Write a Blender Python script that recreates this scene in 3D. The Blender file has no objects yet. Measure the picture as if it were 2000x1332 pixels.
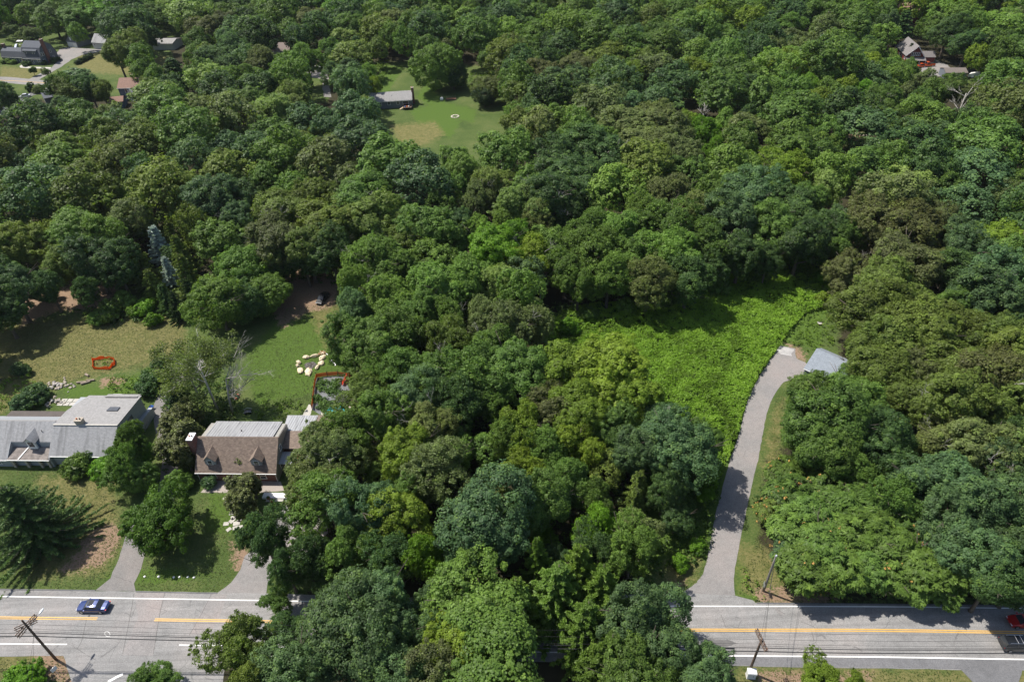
import bpy, math, random
import numpy as np
from mathutils import Vector, Matrix, Euler
random.seed(7)
RNG = np.random.default_rng(11)
R_ = math.radians
SC = bpy.context.scene
COL = SC.collection

# ------------------------------------------------------------------ camera, sky, sun, exposure
CAM_H, PITCH, ROLL, FPX = 94.0, R_(38.7), math.atan2(68, 1664), 1333.0
fw = np.array([0, math.cos(PITCH), -math.sin(PITCH)])
_r0 = np.array([1.0, 0, 0]); _u0 = np.array([0, math.sin(PITCH), math.cos(PITCH)])
rt = math.cos(ROLL)*_r0 - math.sin(ROLL)*_u0
up = math.sin(ROLL)*_r0 + math.cos(ROLL)*_u0
cam_d = bpy.data.cameras.new("camera"); cam = bpy.data.objects.new("camera", cam_d); COL.objects.link(cam)
cam_d.sensor_width = 36.0; cam_d.lens = 36.0*FPX/2000.0; cam_d.clip_start = 1.0; cam_d.clip_end = 6000
cam.matrix_world = Matrix(((rt[0], up[0], -fw[0], 0), (rt[1], up[1], -fw[1], 0), (rt[2], up[2], -fw[2], CAM_H), (0, 0, 0, 1)))
SC.camera = cam

SUN_EL = R_(58.0); SH_AZ = R_(-27.0)            # shadows run towards SH_AZ
to_sun = Vector((-math.cos(SH_AZ)*math.cos(SUN_EL), -math.sin(SH_AZ)*math.cos(SUN_EL), math.sin(SUN_EL)))
world = bpy.data.worlds.new("World"); SC.world = world; world.use_nodes = True
wn = world.node_tree.nodes; wl = world.node_tree.links
sky = wn.new("ShaderNodeTexSky"); sky.sky_type = 'NISHITA'; sky.sun_disc = False
sky.sun_elevation = SUN_EL; sky.sun_rotation = math.atan2(to_sun.x, to_sun.y); sky.air_density = 1.0; sky.dust_density = 1.5
wl.new(sky.outputs[0], wn["Background"].inputs[0]); wn["Background"].inputs[1].default_value = 0.1
sd = bpy.data.lights.new("sun", 'SUN'); so = bpy.data.objects.new("sun", sd); COL.objects.link(so)
sd.energy = 4.6; sd.angle = R_(0.53); sd.color = (1.0, 0.95, 0.87)
so.rotation_euler = to_sun.to_track_quat('Z', 'Y').to_euler(); so.location = (0, 0, 200)
SC.view_settings.view_transform = 'Standard'; SC.view_settings.look = 'None'
SC.view_settings.exposure = 0.5; SC.view_settings.gamma = 1.0
try: SC.view_settings.use_curve_mapping = False
except Exception: pass
SC.cycles.max_bounces = 6; SC.cycles.diffuse_bounces = 3; SC.cycles.transmission_bounces = 3; SC.cycles.glossy_bounces = 2

def at(px, py, z=0.0):
    """world point at height z seen in photo pixel (px, py)"""
    d = fw*FPX + rt*(px-1000) - up*(py-666)
    t = (z-CAM_H)/d[2]
    return np.array([0, 0, CAM_H]) + d*t
def g(px, py, z=0.0):
    p = at(px, py, z); return (float(p[0]), float(p[1]))
def prj(P):
    v = np.asarray(P, float) - np.array([0, 0, CAM_H]); dz = v@fw
    dz = np.where(dz < 1, 1e9, dz)
    return 1000+FPX*(v@rt)/dz, 666-FPX*(v@up)/dz, dz

# ------------------------------------------------------------------ materials
def nodes(name):
    m = bpy.data.materials.new(name); m.use_nodes = True
    nt = m.node_tree; b = nt.nodes["Principled BSDF"]; return m, nt, b
def N(nt, t, **kw):
    n = nt.nodes.new(t)
    for k, v in kw.items(): setattr(n, k, v)
    return n
def ramp(nt, fac, stops):
    r = N(nt, "ShaderNodeValToRGB"); e = r.color_ramp.elements
    while len(e) < len(stops): e.new(0.5)
    for i, (p, c) in enumerate(stops): e[i].position = p; e[i].color = (*c, 1) if len(c) == 3 else c
    nt.links.new(fac, r.inputs[0]); return r.outputs[0]
def noise(nt, vec, scale, detail=4, rough=.6, dist=0.0):
    n = N(nt, "ShaderNodeTexNoise"); n.inputs["Scale"].default_value = scale; n.inputs["Detail"].default_value = detail
    n.inputs["Roughness"].default_value = rough; n.inputs["Distortion"].default_value = dist
    nt.links.new(vec, n.inputs["Vector"]); return n.outputs[0]
def mix(nt, fac, a, b, mode='MIX'):
    m = N(nt, "ShaderNodeMix", data_type='RGBA', blend_type=mode)
    for s, v in ((m.inputs[0], fac), (m.inputs[6], a), (m.inputs[7], b)):
        if hasattr(v, "links") or isinstance(v, bpy.types.NodeSocket): nt.links.new(v, s)
        elif isinstance(v, (int, float)): s.default_value = v
        else: s.default_value = (*v, 1) if len(v) == 3 else v
    return m.outputs[2]
def mth(nt, op, a, b=None, c=None, clamp=False):
    m = N(nt, "ShaderNodeMath", operation=op); m.use_clamp = clamp
    for i, v in enumerate((a, b, c)):
        if v is None: continue
        if isinstance(v, bpy.types.NodeSocket): nt.links.new(v, m.inputs[i])
        else: m.inputs[i].default_value = v
    return m.outputs[0]
def bump(nt, b, h, strength=.4, dist=.05):
    bp = N(nt, "ShaderNodeBump"); bp.inputs["Strength"].default_value = strength; bp.inputs["Distance"].default_value = dist
    nt.links.new(h, bp.inputs["Height"]); nt.links.new(bp.outputs[0], b.inputs["Normal"])
def coord(nt, kind="Object"):
    return N(nt, "ShaderNodeTexCoord").outputs[kind]
def vmap(nt, vec, scale=(1, 1, 1), rot=(0, 0, 0)):
    m = N(nt, "ShaderNodeMapping"); m.inputs["Scale"].default_value = scale; m.inputs["Rotation"].default_value = rot
    nt.links.new(vec, m.inputs[0]); return m.outputs[0]

def plain(name, c, rough=.7, metal=0.0, var=.18, scale=3.0, bmp=.15):
    m, nt, b = nodes(name); v = coord(nt)
    n1 = noise(nt, v, scale, 5); n2 = noise(nt, v, scale*9, 3)
    lo = tuple(x*(1-var) for x in c); hi = tuple(min(1, x*(1+var)) for x in c)
    k = mth(nt, 'ADD', mth(nt, 'MULTIPLY', n1, .65), mth(nt, 'MULTIPLY', n2, .35))
    nt.links.new(ramp(nt, k, [(.32, lo), (.68, hi)]), b.inputs["Base Color"])
    b.inputs["Roughness"].default_value = rough; b.inputs["Metallic"].default_value = metal
    if bmp: bump(nt, b, n2, bmp, .02)
    return m
def shingle(name, c, c2, row=.16, streak=.5):
    """roof with courses, tab variation and dark weather streaks running down"""
    m, nt, b = nodes(name); v = coord(nt)
    br = N(nt, "ShaderNodeTexBrick"); br.offset = .5
    br.inputs["Scale"].default_value = 1.0; br.inputs["Brick Width"].default_value = .34; br.inputs["Row Height"].default_value = row
    br.inputs["Mortar Size"].default_value = .006; br.inputs["Color1"].default_value = (*c, 1); br.inputs["Color2"].default_value = (*c2, 1)
    br.inputs["Mortar"].default_value = (*[x*.55 for x in c], 1)
    nt.links.new(v, br.inputs["Vector"])
    st = noise(nt, vmap(nt, v, (1.1, .12, .12)), 1.2, 4)
    big = noise(nt, v, 2.2, 4)
    col = mix(nt, mth(nt, 'MULTIPLY', ramp(nt, st, [(.5, (0, 0, 0)), (.72, (1, 1, 1))]), streak), br.outputs[0], tuple(x*.5 for x in c))
    col = mix(nt, .5, col, ramp(nt, big, [(.3, (.38, .38, .38)), (.7, (.62, .62, .62))]), 'OVERLAY')
    nt.links.new(col, b.inputs["Base Color"]); b.inputs["Roughness"].default_value = .85
    bump(nt, b, noise(nt, v, 30, 2), .3, .01)
    return m
def siding(name, c, pitch=.2):
    m, nt, b = nodes(name); v = coord(nt)
    w = N(nt, "ShaderNodeTexWave", wave_type='BANDS', bands_direction='Z', wave_profile='SAW'); w.inputs["Scale"].default_value = .314/pitch
    nt.links.new(v, w.inputs[0])
    n = noise(nt, v, 2.0, 5)
    col = mix(nt, ramp(nt, w.outputs[1], [(.0, (.35, .35, .35)), (.12, (0, 0, 0))]), ramp(nt, n, [(.3, tuple(x*.82 for x in c)), (.7, c)]), tuple(x*.5 for x in c))
    nt.links.new(col, b.inputs["Base Color"]); b.inputs["Roughness"].default_value = .6; bump(nt, b, w.outputs[1], .3, .02)
    return m
def brickmat(name):
    m, nt, b = nodes(name); v = vmap(nt, coord(nt), (1, 1, 1), (R_(90), 0, 0))
    br = N(nt, "ShaderNodeTexBrick"); br.inputs["Scale"].default_value = 1; br.inputs["Brick Width"].default_value = .22; br.inputs["Row Height"].default_value = .075
    br.inputs["Mortar Size"].default_value = .01; br.inputs["Color1"].default_value = (.22, .055, .035, 1); br.inputs["Color2"].default_value = (.14, .04, .03, 1); br.inputs["Mortar"].default_value = (.25, .2, .17, 1)
    nt.links.new(v, br.inputs["Vector"]); nt.links.new(br.outputs[0], b.inputs["Base Color"]); b.inputs["Roughness"].default_value = .85
    return m
def metalroof(name, c):
    m, nt, b = nodes(name); v = coord(nt)
    st = noise(nt, vmap(nt, v, (2.2, .18, .2)), 1.6, 5)
    nt.links.new(ramp(nt, st, [(.3, tuple(x*.5 for x in c)), (.48, c), (.75, tuple(min(.85, x*1.2) for x in c))]), b.inputs["Base Color"])
    b.inputs["Roughness"].default_value = .5; b.inputs["Metallic"].default_value = .0
    return m
def asphalt(name, c, crack=.6, pink=.3, wheel=0.0):
    m, nt, b = nodes(name); v = coord(nt)
    big = noise(nt, v, .12, 5, .6); mid = noise(nt, v, .9, 6, .75); fine = noise(nt, v, 7, 4, .8)
    track = noise(nt, vmap(nt, v, (.03, .9, 1), (0, 0, R_(3.2))), 1.4, 3)
    col = ramp(nt, mth(nt, 'ADD', mth(nt, 'MULTIPLY', big, .5), mth(nt, 'MULTIPLY', mid, .5)), [(.33, tuple(x*.74 for x in c)), (.66, tuple(x*1.2 for x in c))])
    col = mix(nt, mth(nt, 'MULTIPLY', ramp(nt, big, [(.45, (0, 0, 0)), (.7, (1, 1, 1))]), pink), col, (c[0]*1.15, c[1]*.98, c[2]*.92))
    col = mix(nt, .8, col, ramp(nt, fine, [(.32, (.3, .3, .3)), (.68, (.7, .7, .7))]), 'OVERLAY')
    spot = noise(nt, v, .45, 5, .8); col = mix(nt, mth(nt, 'MULTIPLY', ramp(nt, spot, [(.58, (0, 0, 0)), (.68, (1, 1, 1))]), .3), col, tuple(x*.55 for x in c))
    if wheel: col = mix(nt, wheel, col, ramp(nt, track, [(.35, (.36, .36, .36)), (.65, (.58, .58, .58))]), 'OVERLAY')
    vo = N(nt, "ShaderNodeTexVoronoi", feature='DISTANCE_TO_EDGE'); vo.inputs["Scale"].default_value = .17
    wv = mix(nt, .35, v, N(nt, "ShaderNodeTexNoise").outputs[1], 'ADD')
    nd = N(nt, "ShaderNodeTexNoise"); nd.inputs["Scale"].default_value = .8; nd.inputs["Detail"].default_value = 5; nt.links.new(v, nd.inputs["Vector"])
    wv = mix(nt, .5, v, nd.outputs[1], 'ADD'); nt.links.new(wv, vo.inputs["Vector"])
    cr = ramp(nt, vo.outputs[0], [(.0, (1, 1, 1)), (.004, (1, 1, 1)), (.008, (0, 0, 0))])
    gate = ramp(nt, noise(nt, v, .35, 2), [(.5, (0, 0, 0)), (.56, (1, 1, 1))])
    k = mth(nt, 'MULTIPLY', mth(nt, 'MULTIPLY', cr, gate), crack)
    col = mix(nt, k, col, tuple(x*.42 for x in c))
    nt.links.new(col, b.inputs["Base Color"]); b.inputs["Roughness"].default_value = .9; bump(nt, b, fine, .3, .01)
    return m

def ground_mat():
    m, nt, b = nodes("ground_cover"); v = coord(nt)
    def att(n): a = N(nt, "ShaderNodeAttribute"); a.attribute_name = n; return a.outputs["Fac"]
    n03 = noise(nt, v, .12, 5, .6); n1 = noise(nt, v, .6, 5, .65); n3 = noise(nt, v, 2.6, 4, .7); n10 = noise(nt, v, 5.5, 5, .8)
    streak = noise(nt, vmap(nt, v, (.8, 1.25, 1), (0, 0, R_(-32))), 1.6, 6, .8)
    jit = mth(nt, 'ADD', mth(nt, 'MULTIPLY', mth(nt, 'SUBTRACT', n1, .5), .9), mth(nt, 'MULTIPLY', mth(nt, 'SUBTRACT', n3, .5), .7))
    def mask(a, lo=.42, hi=.58): return ramp(nt, mth(nt, 'ADD', att(a), jit), [(lo, (0, 0, 0)), (hi, (1, 1, 1))])
    floor = ramp(nt, mth(nt, 'ADD', mth(nt, 'MULTIPLY', n1, .5), mth(nt, 'MULTIPLY', n10, .5)), [(.3, (.022, .026, .012)), (.55, (.045, .04, .022)), (.75, (.09, .07, .045))])
    grass = ramp(nt, mth(nt, 'ADD', mth(nt, 'MULTIPLY', n03, .3), mth(nt, 'ADD', mth(nt, 'MULTIPLY', n3, .35), mth(nt, 'MULTIPLY', n10, .35))), [(.38, (.034, .062, .014)), (.5, (.072, .108, .028)), (.6, (.138, .150, .055))])
    dry = ramp(nt, mth(nt, 'ADD', mth(nt, 'MULTIPLY', streak, .45), mth(nt, 'ADD', mth(nt, 'MULTIPLY', n1, .25), mth(nt, 'MULTIPLY', n10, .3))), [(.38, (.075, .088, .026)), (.48, (.135, .13, .046)), (.6, (.235, .20, .09))])
    dirt = ramp(nt, mth(nt, 'ADD', mth(nt, 'MULTIPLY', n3, .5), mth(nt, 'MULTIPLY', n10, .5)), [(.3, (.15, .095, .06)), (.6, (.30, .21, .145))])
    bright = ramp(nt, mth(nt, 'ADD', mth(nt, 'MULTIPLY', n3, .5), mth(nt, 'MULTIPLY', n10, .5)), [(.36, (.045, .088, .014)), (.62, (.095, .15, .028))])
    col = mix(nt, mask("w_grass"), floor, grass)
    col = mix(nt, mask("w_bright"), col, bright)
    col = mix(nt, mth(nt, 'MULTIPLY', mask("w_dry", .35, .7), .9), col, dry)
    col = mix(nt, mask("w_dirt"), col, dirt)
    nt.links.new(col, b.inputs["Base Color"]); b.inputs["Roughness"].default_value = .95; b.inputs["Specular IOR Level"].default_value = .15
    bump(nt, b, mth(nt, 'ADD', n10, noise(nt, v, 24, 2)), .9, .06)
    return m

def leafmat(name, instancer=False, trans=.42, fixed=None):
    m, nt, b = nodes(name); out = nt.nodes["Material Output"]
    if fixed: rgb = N(nt, "ShaderNodeRGB"); rgb.outputs[0].default_value = (*fixed, 1); base = rgb.outputs[0]
    elif instancer:
        a = N(nt, "ShaderNodeAttribute"); a.attribute_type = 'INSTANCER'; a.attribute_name = "tcol"; base = a.outputs["Color"]
    else: base = N(nt, "ShaderNodeObjectInfo").outputs["Color"]
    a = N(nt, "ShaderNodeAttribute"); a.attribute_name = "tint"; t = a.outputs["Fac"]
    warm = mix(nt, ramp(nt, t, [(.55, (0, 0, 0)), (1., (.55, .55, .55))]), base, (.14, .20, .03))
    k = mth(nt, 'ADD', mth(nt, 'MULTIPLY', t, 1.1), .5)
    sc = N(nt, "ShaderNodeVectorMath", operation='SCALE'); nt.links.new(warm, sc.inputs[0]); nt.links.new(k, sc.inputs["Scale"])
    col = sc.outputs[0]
    nt.links.new(col, b.inputs["Base Color"]); b.inputs["Roughness"].default_value = .5; b.inputs["Specular IOR Level"].default_value = .22
    tr = N(nt, "ShaderNodeBsdfTranslucent"); nt.links.new(mix(nt, 1.0, col, (1.25, 1.35, .55), 'MULTIPLY'), tr.inputs[0])
    ms = N(nt, "ShaderNodeMixShader"); ms.inputs[0].default_value = trans
    nt.links.new(b.outputs[0], ms.inputs[1]); nt.links.new(tr.outputs[0], ms.inputs[2]); nt.links.new(ms.outputs[0], out.inputs[0])
    return m

M = {}
M['leaf'] = leafmat("leaf"); M['leaf_far'] = leafmat("leaf_far", True); M['needle'] = leafmat("needle", trans=.12)
M['bark'] = plain("bark", (.11, .09, .07), .95, var=.35, scale=2)
M['deadwood'] = plain("dead_wood", (.36, .34, .30), .9, var=.3, scale=2)
M['birch'] = plain("birch_bark", (.5, .48, .43), .85, var=.4, scale=3)
M['road'] = asphalt("road_asphalt", (.235, .231, .226), .6, .35, .6)
M['drive'] = asphalt("drive_asphalt", (.222, .211, .204), .35, .4)
M['drive_old'] = asphalt("old_drive_asphalt", (.19, .18, .172), .7, .5)
M['dark_asphalt'] = asphalt("new_asphalt", (.145, .145, .15), .2, .1)
M['patch'] = asphalt("pinkish_patch", (.238, .226, .22), .3, .5)
M['tar'] = plain("tar_seam", (.07, .065, .06), .8)
M['white_line'] = plain("white_road_paint", (.78, .78, .75), .6, var=.1, scale=2)
M['yellow_line'] = plain("yellow_road_paint", (.62, .36, .07), .6, var=.15, scale=1.5)
M['roof_gray'] = shingle("gray_shingle", (.335, .335, .34), (.275, .275, .28), streak=.8)
M['roof_gray2'] = shingle("pale_gray_shingle", (.30, .29, .285), (.25, .245, .24), streak=.15)
M['roof_brown'] = shingle("brown_shingle", (.225, .170, .132), (.135, .100, .080), streak=.0)
M['roof_dark'] = plain("dark_membrane", (.085, .07, .062), .85, var=.25, scale=.6)
M['roof_slate'] = shingle("slate_shingle", (.085, .095, .115), (.07, .08, .1), streak=.2)
M['roof_blue'] = shingle("bluegray_shingle", (.245, .275, .315), (.205, .235, .27), streak=.1)
M['roof_dull'] = shingle('dull_gray_shingle', (.20, .185, .18), (.165, .15, .148), streak=.2)
M['roof_tan'] = shingle("tan_shingle", (.27, .16, .115), (.22, .13, .1), streak=.1)
M['metal_white'] = metalroof("white_metal_roof", (.31, .31, .315))
M['metal_gray'] = metalroof("gray_metal_roof", (.34, .345, .355))
M['side_gray'] = siding("gray_siding", (.34, .36, .38)); M['side_taupe'] = siding("taupe_siding", (.34, .325, .29))
M['side_blue'] = siding("blue_siding", (.12, .17, .24)); M['side_slate'] = siding("slate_blue_siding", (.13, .155, .19))
M['side_white'] = siding("white_siding", (.62, .62, .60)); M['side_red'] = siding("barn_red_siding", (.16, .03, .03))
M['side_weather'] = siding("weathered_siding", (.16, .18, .21)); M['brick'] = brickmat("red_brick")
M['stone'] = plain("fieldstone", (.38, .33, .27), .9, var=.35, scale=2.5); M['pale_stone'] = plain("pale_cut_wood", (.68, .57, .40), .85, var=.22, scale=3)
M['rubble'] = plain("rubble_stone", (.33, .3, .28), .9, var=.5, scale=3)
M['slab'] = plain("concrete_slab", (.42, .40, .36), .85, var=.2); M['gravel'] = plain("gravel_path", (.33, .29, .255), .95, var=.3, scale=8)
M['white'] = plain("white_trim_paint", (.74, .74, .72), .5, var=.06); M['dblue'] = plain("blue_shutter_paint", (.06, .11, .18), .5)
M['glass'] = plain("window_glass", (.03, .035, .04), .08, var=.1, bmp=0); M['blackish'] = plain("black_plastic", (.02, .02, .022), .4)
M['tyre'] = plain("tyre_rubber", (.02, .02, .02), .8); M['chrome'] = plain("alloy_rim", (.55, .55, .56), .3, .8)
M['pole'] = plain("weathered_pole_wood", (.12, .08, .055), .9, var=.4, scale=1.5); M['pole_gray'] = plain("gray_pole_wood", (.2, .185, .165), .9, var=.3)
M['wire'] = plain("cable_black", (.03, .03, .03), .6); M['galv'] = plain("galvanised_steel", (.5, .52, .54), .4, .6); M['insul'] = plain("insulator_porcelain", (.14, .07, .05), .3)
M['orange'] = plain("orange_netting", (.9, .22, .03), .7); M['redp'] = plain("red_netting", (.62, .06, .03), .6)
M['rust_net'] = plain("rusty_orange_netting", (.52, .2, .06), .8)
M['fabric_bk'] = plain("weed_fabric", (.13, .135, .145), .7, var=.5, scale=2); M['char'] = plain("ash_and_char", (.1, .09, .085), .95, var=.7, scale=4)
M['wood'] = plain("cut_log_wood", (.45, .36, .24), .9, var=.3); M['logbark'] = plain("log_bark", (.30, .24, .19), .9, var=.35)
M['pool'] = plain("pool_water", (.06, .42, .5), .08, var=.1, bmp=0); M['rimstone'] = plain("pool_coping", (.6, .55, .45), .85)
M['blue'] = plain("blue_plastic", (.05, .16, .5), .4); M['terracotta'] = plain("terracotta", (.42, .12, .05), .8)
M['green_p'] = plain("green_plastic", (.03, .4, .12), .4); M['leaves_litter'] = plain("leaf_litter", (.24, .11, .06), .95, var=.5, scale=4)
def netmat(name, c):
    m, nt, b = nodes(name); b.inputs["Base Color"].default_value = (*c, 1); tr = N(nt, "ShaderNodeBsdfTranslucent"); tr.inputs[0].default_value = (*c, 1)
    ms = N(nt, "ShaderNodeMixShader"); ms.inputs[0].default_value = .5; nt.links.new(b.outputs[0], ms.inputs[1]); nt.links.new(tr.outputs[0], ms.inputs[2]); nt.links.new(ms.outputs[0], nt.nodes["Material Output"].inputs[0]); return m
M['orange'] = netmat("orange_netting", (.9, .24, .04)); M['redp'] = netmat("red_netting", (.8, .09, .05)); M['rust_net'] = netmat("dull_orange_netting", (.62, .28, .09))
M['lamp_head'] = plain("lamp_head_paint", (.66, .68, .70), .35, var=.05)
M['cushion'] = plain("patterned_umbrella", (.55, .12, .12), .7, var=.6, scale=2)
def paint(name, c):
    m, nt, b = nodes(name); b.inputs["Base Color"].default_value = (*c, 1); b.inputs["Roughness"].default_value = .35
    b.inputs["Metallic"].default_value = .25; b.inputs["Coat Weight"].default_value = .8; b.inputs["Coat Roughness"].default_value = .08
    n = noise(nt, coord(nt), 6, 3); nt.links.new(ramp(nt, n, [(.3, tuple(x*.9 for x in c)), (.7, c)]), b.inputs["Base Color"]); return m
for k, c in dict(navy=(.012, .035, .15), redcar=(.42, .01, .012), blackcar=(.012, .014, .018), whitecar=(.62, .62, .64), silver=(.3, .31, .33), orangecar=(.65, .09, .01)).items():
    M['car_'+k] = paint("car_paint_"+k, c)
M['tail'] = paint("tail_light_red", (.5, .01, .01)); M['headl'] = plain("headlight_lens", (.6, .6, .62), .1, bmp=0)

# ------------------------------------------------------------------ mesh helpers
def link(o, parent=None):
    COL.objects.link(o)
    if parent is not None: o.parent = parent
    return o
def tag(o, label=None, cat=None, group=None, kind=None):
    if label: o['label'] = label
    if cat: o['category'] = cat
    if group: o['group'] = group
    if kind: o['kind'] = kind
    return o
def thing(name, label, cat, loc=(0, 0, 0), rz=0.0, group=None):
    o = bpy.data.objects.new(name, None); o.location = loc; o.rotation_euler = (0, 0, rz); o.empty_display_size = .5
    link(o); return tag(o, label, cat, group)
class MB:
    def __init__(s): s.v = []; s.f = []; s.m = []
    def add(s, vs, fs, mi=0):
        n = len(s.v); s.v += [tuple(map(float, p)) for p in vs]; s.f += [tuple(i+n for i in f) for f in fs]; s.m += [mi]*len(fs); return s
    def box(s, c, d, rz=0, mi=0, taper=1.0):
        hx, hy, hz = d[0]/2, d[1]/2, d[2]/2; cs, sn = math.cos(rz), math.sin(rz); vs = []
        for z, t in ((-hz, 1), (hz, taper)):
            for x, y in ((-hx, -hy), (hx, -hy), (hx, hy), (-hx, hy)):
                x *= t; y *= t; vs.append((c[0]+x*cs-y*sn, c[1]+x*sn+y*cs, c[2]+z))
        return s.add(vs, [(3, 2, 1, 0), (4, 5, 6, 7), (0, 1, 5, 4), (1, 2, 6, 5), (2, 3, 7, 6), (3, 0, 4, 7)], mi)
    def b2(s, x0, x1, y0, y1, z0, z1, mi=0): return s.box(((x0+x1)/2, (y0+y1)/2, (z0+z1)/2), (x1-x0, y1-y0, z1-z0), 0, mi)
    def slab(s, q, th, mi=0):
        """quad q (ccw from above) with thickness th straight below"""
        n = len(q); vs = list(q)+[(p[0], p[1], p[2]-th) for p in q]
        fs = [tuple(range(n)), tuple(range(2*n-1, n-1, -1))]+[(i, i+n, (i+1) % n+n, (i+1) % n) for i in range(n)]
        return s.add(vs, fs, mi)
    def prism(s, poly, z0, z1, mi=0):
        return s.slab([(x, y, z1) for x, y in poly], z1-z0, mi)
    def yz(s, poly, x0, x1, mi=0):
        """polygon in the y-z plane extruded along x"""
        n = len(poly); vs = [(x0, y, z) for y, z in poly]+[(x1, y, z) for y, z in poly]
        return s.add(vs, [tuple(range(n-1, -1, -1)), tuple(range(n, 2*n))]+[(i, (i+1) % n, (i+1) % n+n, i+n) for i in range(n)], mi)
    def xz(s, poly, y0, y1, mi=0):
        n = len(poly); vs = [(x, y0, z) for x, z in poly]+[(x, y1, z) for x, z in poly]
        return s.add(vs, [tuple(range(n)), tuple(range(2*n-1, n-1, -1))]+[(i, i+n, (i+1) % n+n, (i+1) % n) for i in range(n)], mi)
    def tube(s, pts, rad, k=6, mi=0, caps=True):
        pts = [Vector(p) for p in pts]; rr = rad if hasattr(rad, '__len__') else [rad]*len(pts); vs = []; fs = []
        for i, p in enumerate(pts):
            d = (pts[min(i+1, len(pts)-1)]-pts[max(i-1, 0)])
            d = d.normalized() if d.length > 1e-6 else Vector((0, 0, 1))
            a = d.cross(Vector((0, 0, 1)) if abs(d.z) < .9 else Vector((1, 0, 0))).normalized(); b = d.cross(a)
            for j in range(k):
                t = 2*math.pi*j/k; vs.append(p+(a*math.cos(t)+b*math.sin(t))*rr[i])
        for i in range(len(pts)-1):
            for j in range(k): fs.append((i*k+j, i*k+(j+1) % k, (i+1)*k+(j+1) % k, (i+1)*k+j))
        if caps: fs.append(tuple(range(k-1, -1, -1))); fs.append(tuple((len(pts)-1)*k+j for j in range(k)))
        return s.add(vs, fs, mi)
    def rock(s, c, r, mi=0, seed=0, sq=(1, 1, .6), n=7):
        rg = random.Random(seed); vs = []; fs = []
        rings = [(-.9, .6), (-.3, 1), (.35, .92), (.85, .5)]
        for z, q in rings:
            for j in range(n):
                t = 2*math.pi*j/n; k = q*r*(.75+.45*rg.random())
                vs.append((c[0]+math.cos(t)*k*sq[0], c[1]+math.sin(t)*k*sq[1], c[2]+z*r*sq[2]*(.85+.3*rg.random())))
        for i in range(3):
            for j in range(n): fs.append((i*n+j, i*n+(j+1) % n, (i+1)*n+(j+1) % n, (i+1)*n+j))
        fs.append(tuple(range(n-1, -1, -1))); fs.append(tuple(3*n+j for j in range(n)))
        return s.add(vs, fs, mi)
    def build(s, name, mats, parent=None, smooth=False, kind=None):
        me = bpy.data.meshes.new(name); me.from_pydata(s.v, [], s.f)
        for m in (mats if isinstance(mats, (list, tuple)) else [mats]): me.materials.append(M[m] if isinstance(m, str) else m)
        me.polygons.foreach_set("material_index", s.m)
        if smooth: me.polygons.foreach_set("use_smooth", [True]*len(s.f))
        me.update(); o = bpy.data.objects.new(name, me); link(o, parent)
        if kind: o['kind'] = kind
        return o
def sheet(name, pixpts, z, mat, kind='structure', jitter=0.0, seed=1, sub=1):
    """flat ground sheet from photo outline (ground positions), edges broken up a little"""
    P = [np.array(g(*p)) for p in pixpts]; rg = random.Random(seed); out = []
    for i, p in enumerate(P):
        q = P[(i+1) % len(P)]; L = np.linalg.norm(q-p); n = max(1, int(L/sub)) if jitter else 1
        for k in range(n):
            t = p+(q-p)*k/n; out.append((t[0]+rg.uniform(-jitter, jitter), t[1]+rg.uniform(-jitter, jitter)))
    a = sum(out[i][0]*out[(i+1) % len(out)][1]-out[(i+1) % len(out)][0]*out[i][1] for i in range(len(out)))
    if a < 0: out.reverse()
    mb = MB(); mb.slab([(x, y, z) for x, y in out], .03 if z < .03 else z*.9)
    o = mb.build(name, mat); o['kind'] = kind; return o
def meshnp(name, V, Fq, mat, tint=None, parent=None, smooth=False, linkit=True):
    """quad mesh from numpy arrays"""
    me = bpy.data.meshes.new(name); nv, nf = len(V), len(Fq)
    me.vertices.add(nv); me.vertices.foreach_set("co", np.ascontiguousarray(V, np.float32).ravel())
    me.loops.add(nf*4); me.loops.foreach_set("vertex_index", np.ascontiguousarray(Fq, np.int32).ravel())
    me.polygons.add(nf); me.polygons.foreach_set("loop_start", np.arange(0, nf*4, 4, dtype=np.int32)); me.polygons.foreach_set("loop_total", np.full(nf, 4, np.int32))
    me.update(calc_edges=True)
    if tint is not None:
        a = me.attributes.new("tint", 'FLOAT', 'FACE'); a.data.foreach_set("value", np.ascontiguousarray(tint, np.float32))
    me.materials.append(M[mat] if isinstance(mat, str) else mat)
    if not linkit: return me
    o = bpy.data.objects.new(name, me); link(o, parent); return o

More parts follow.
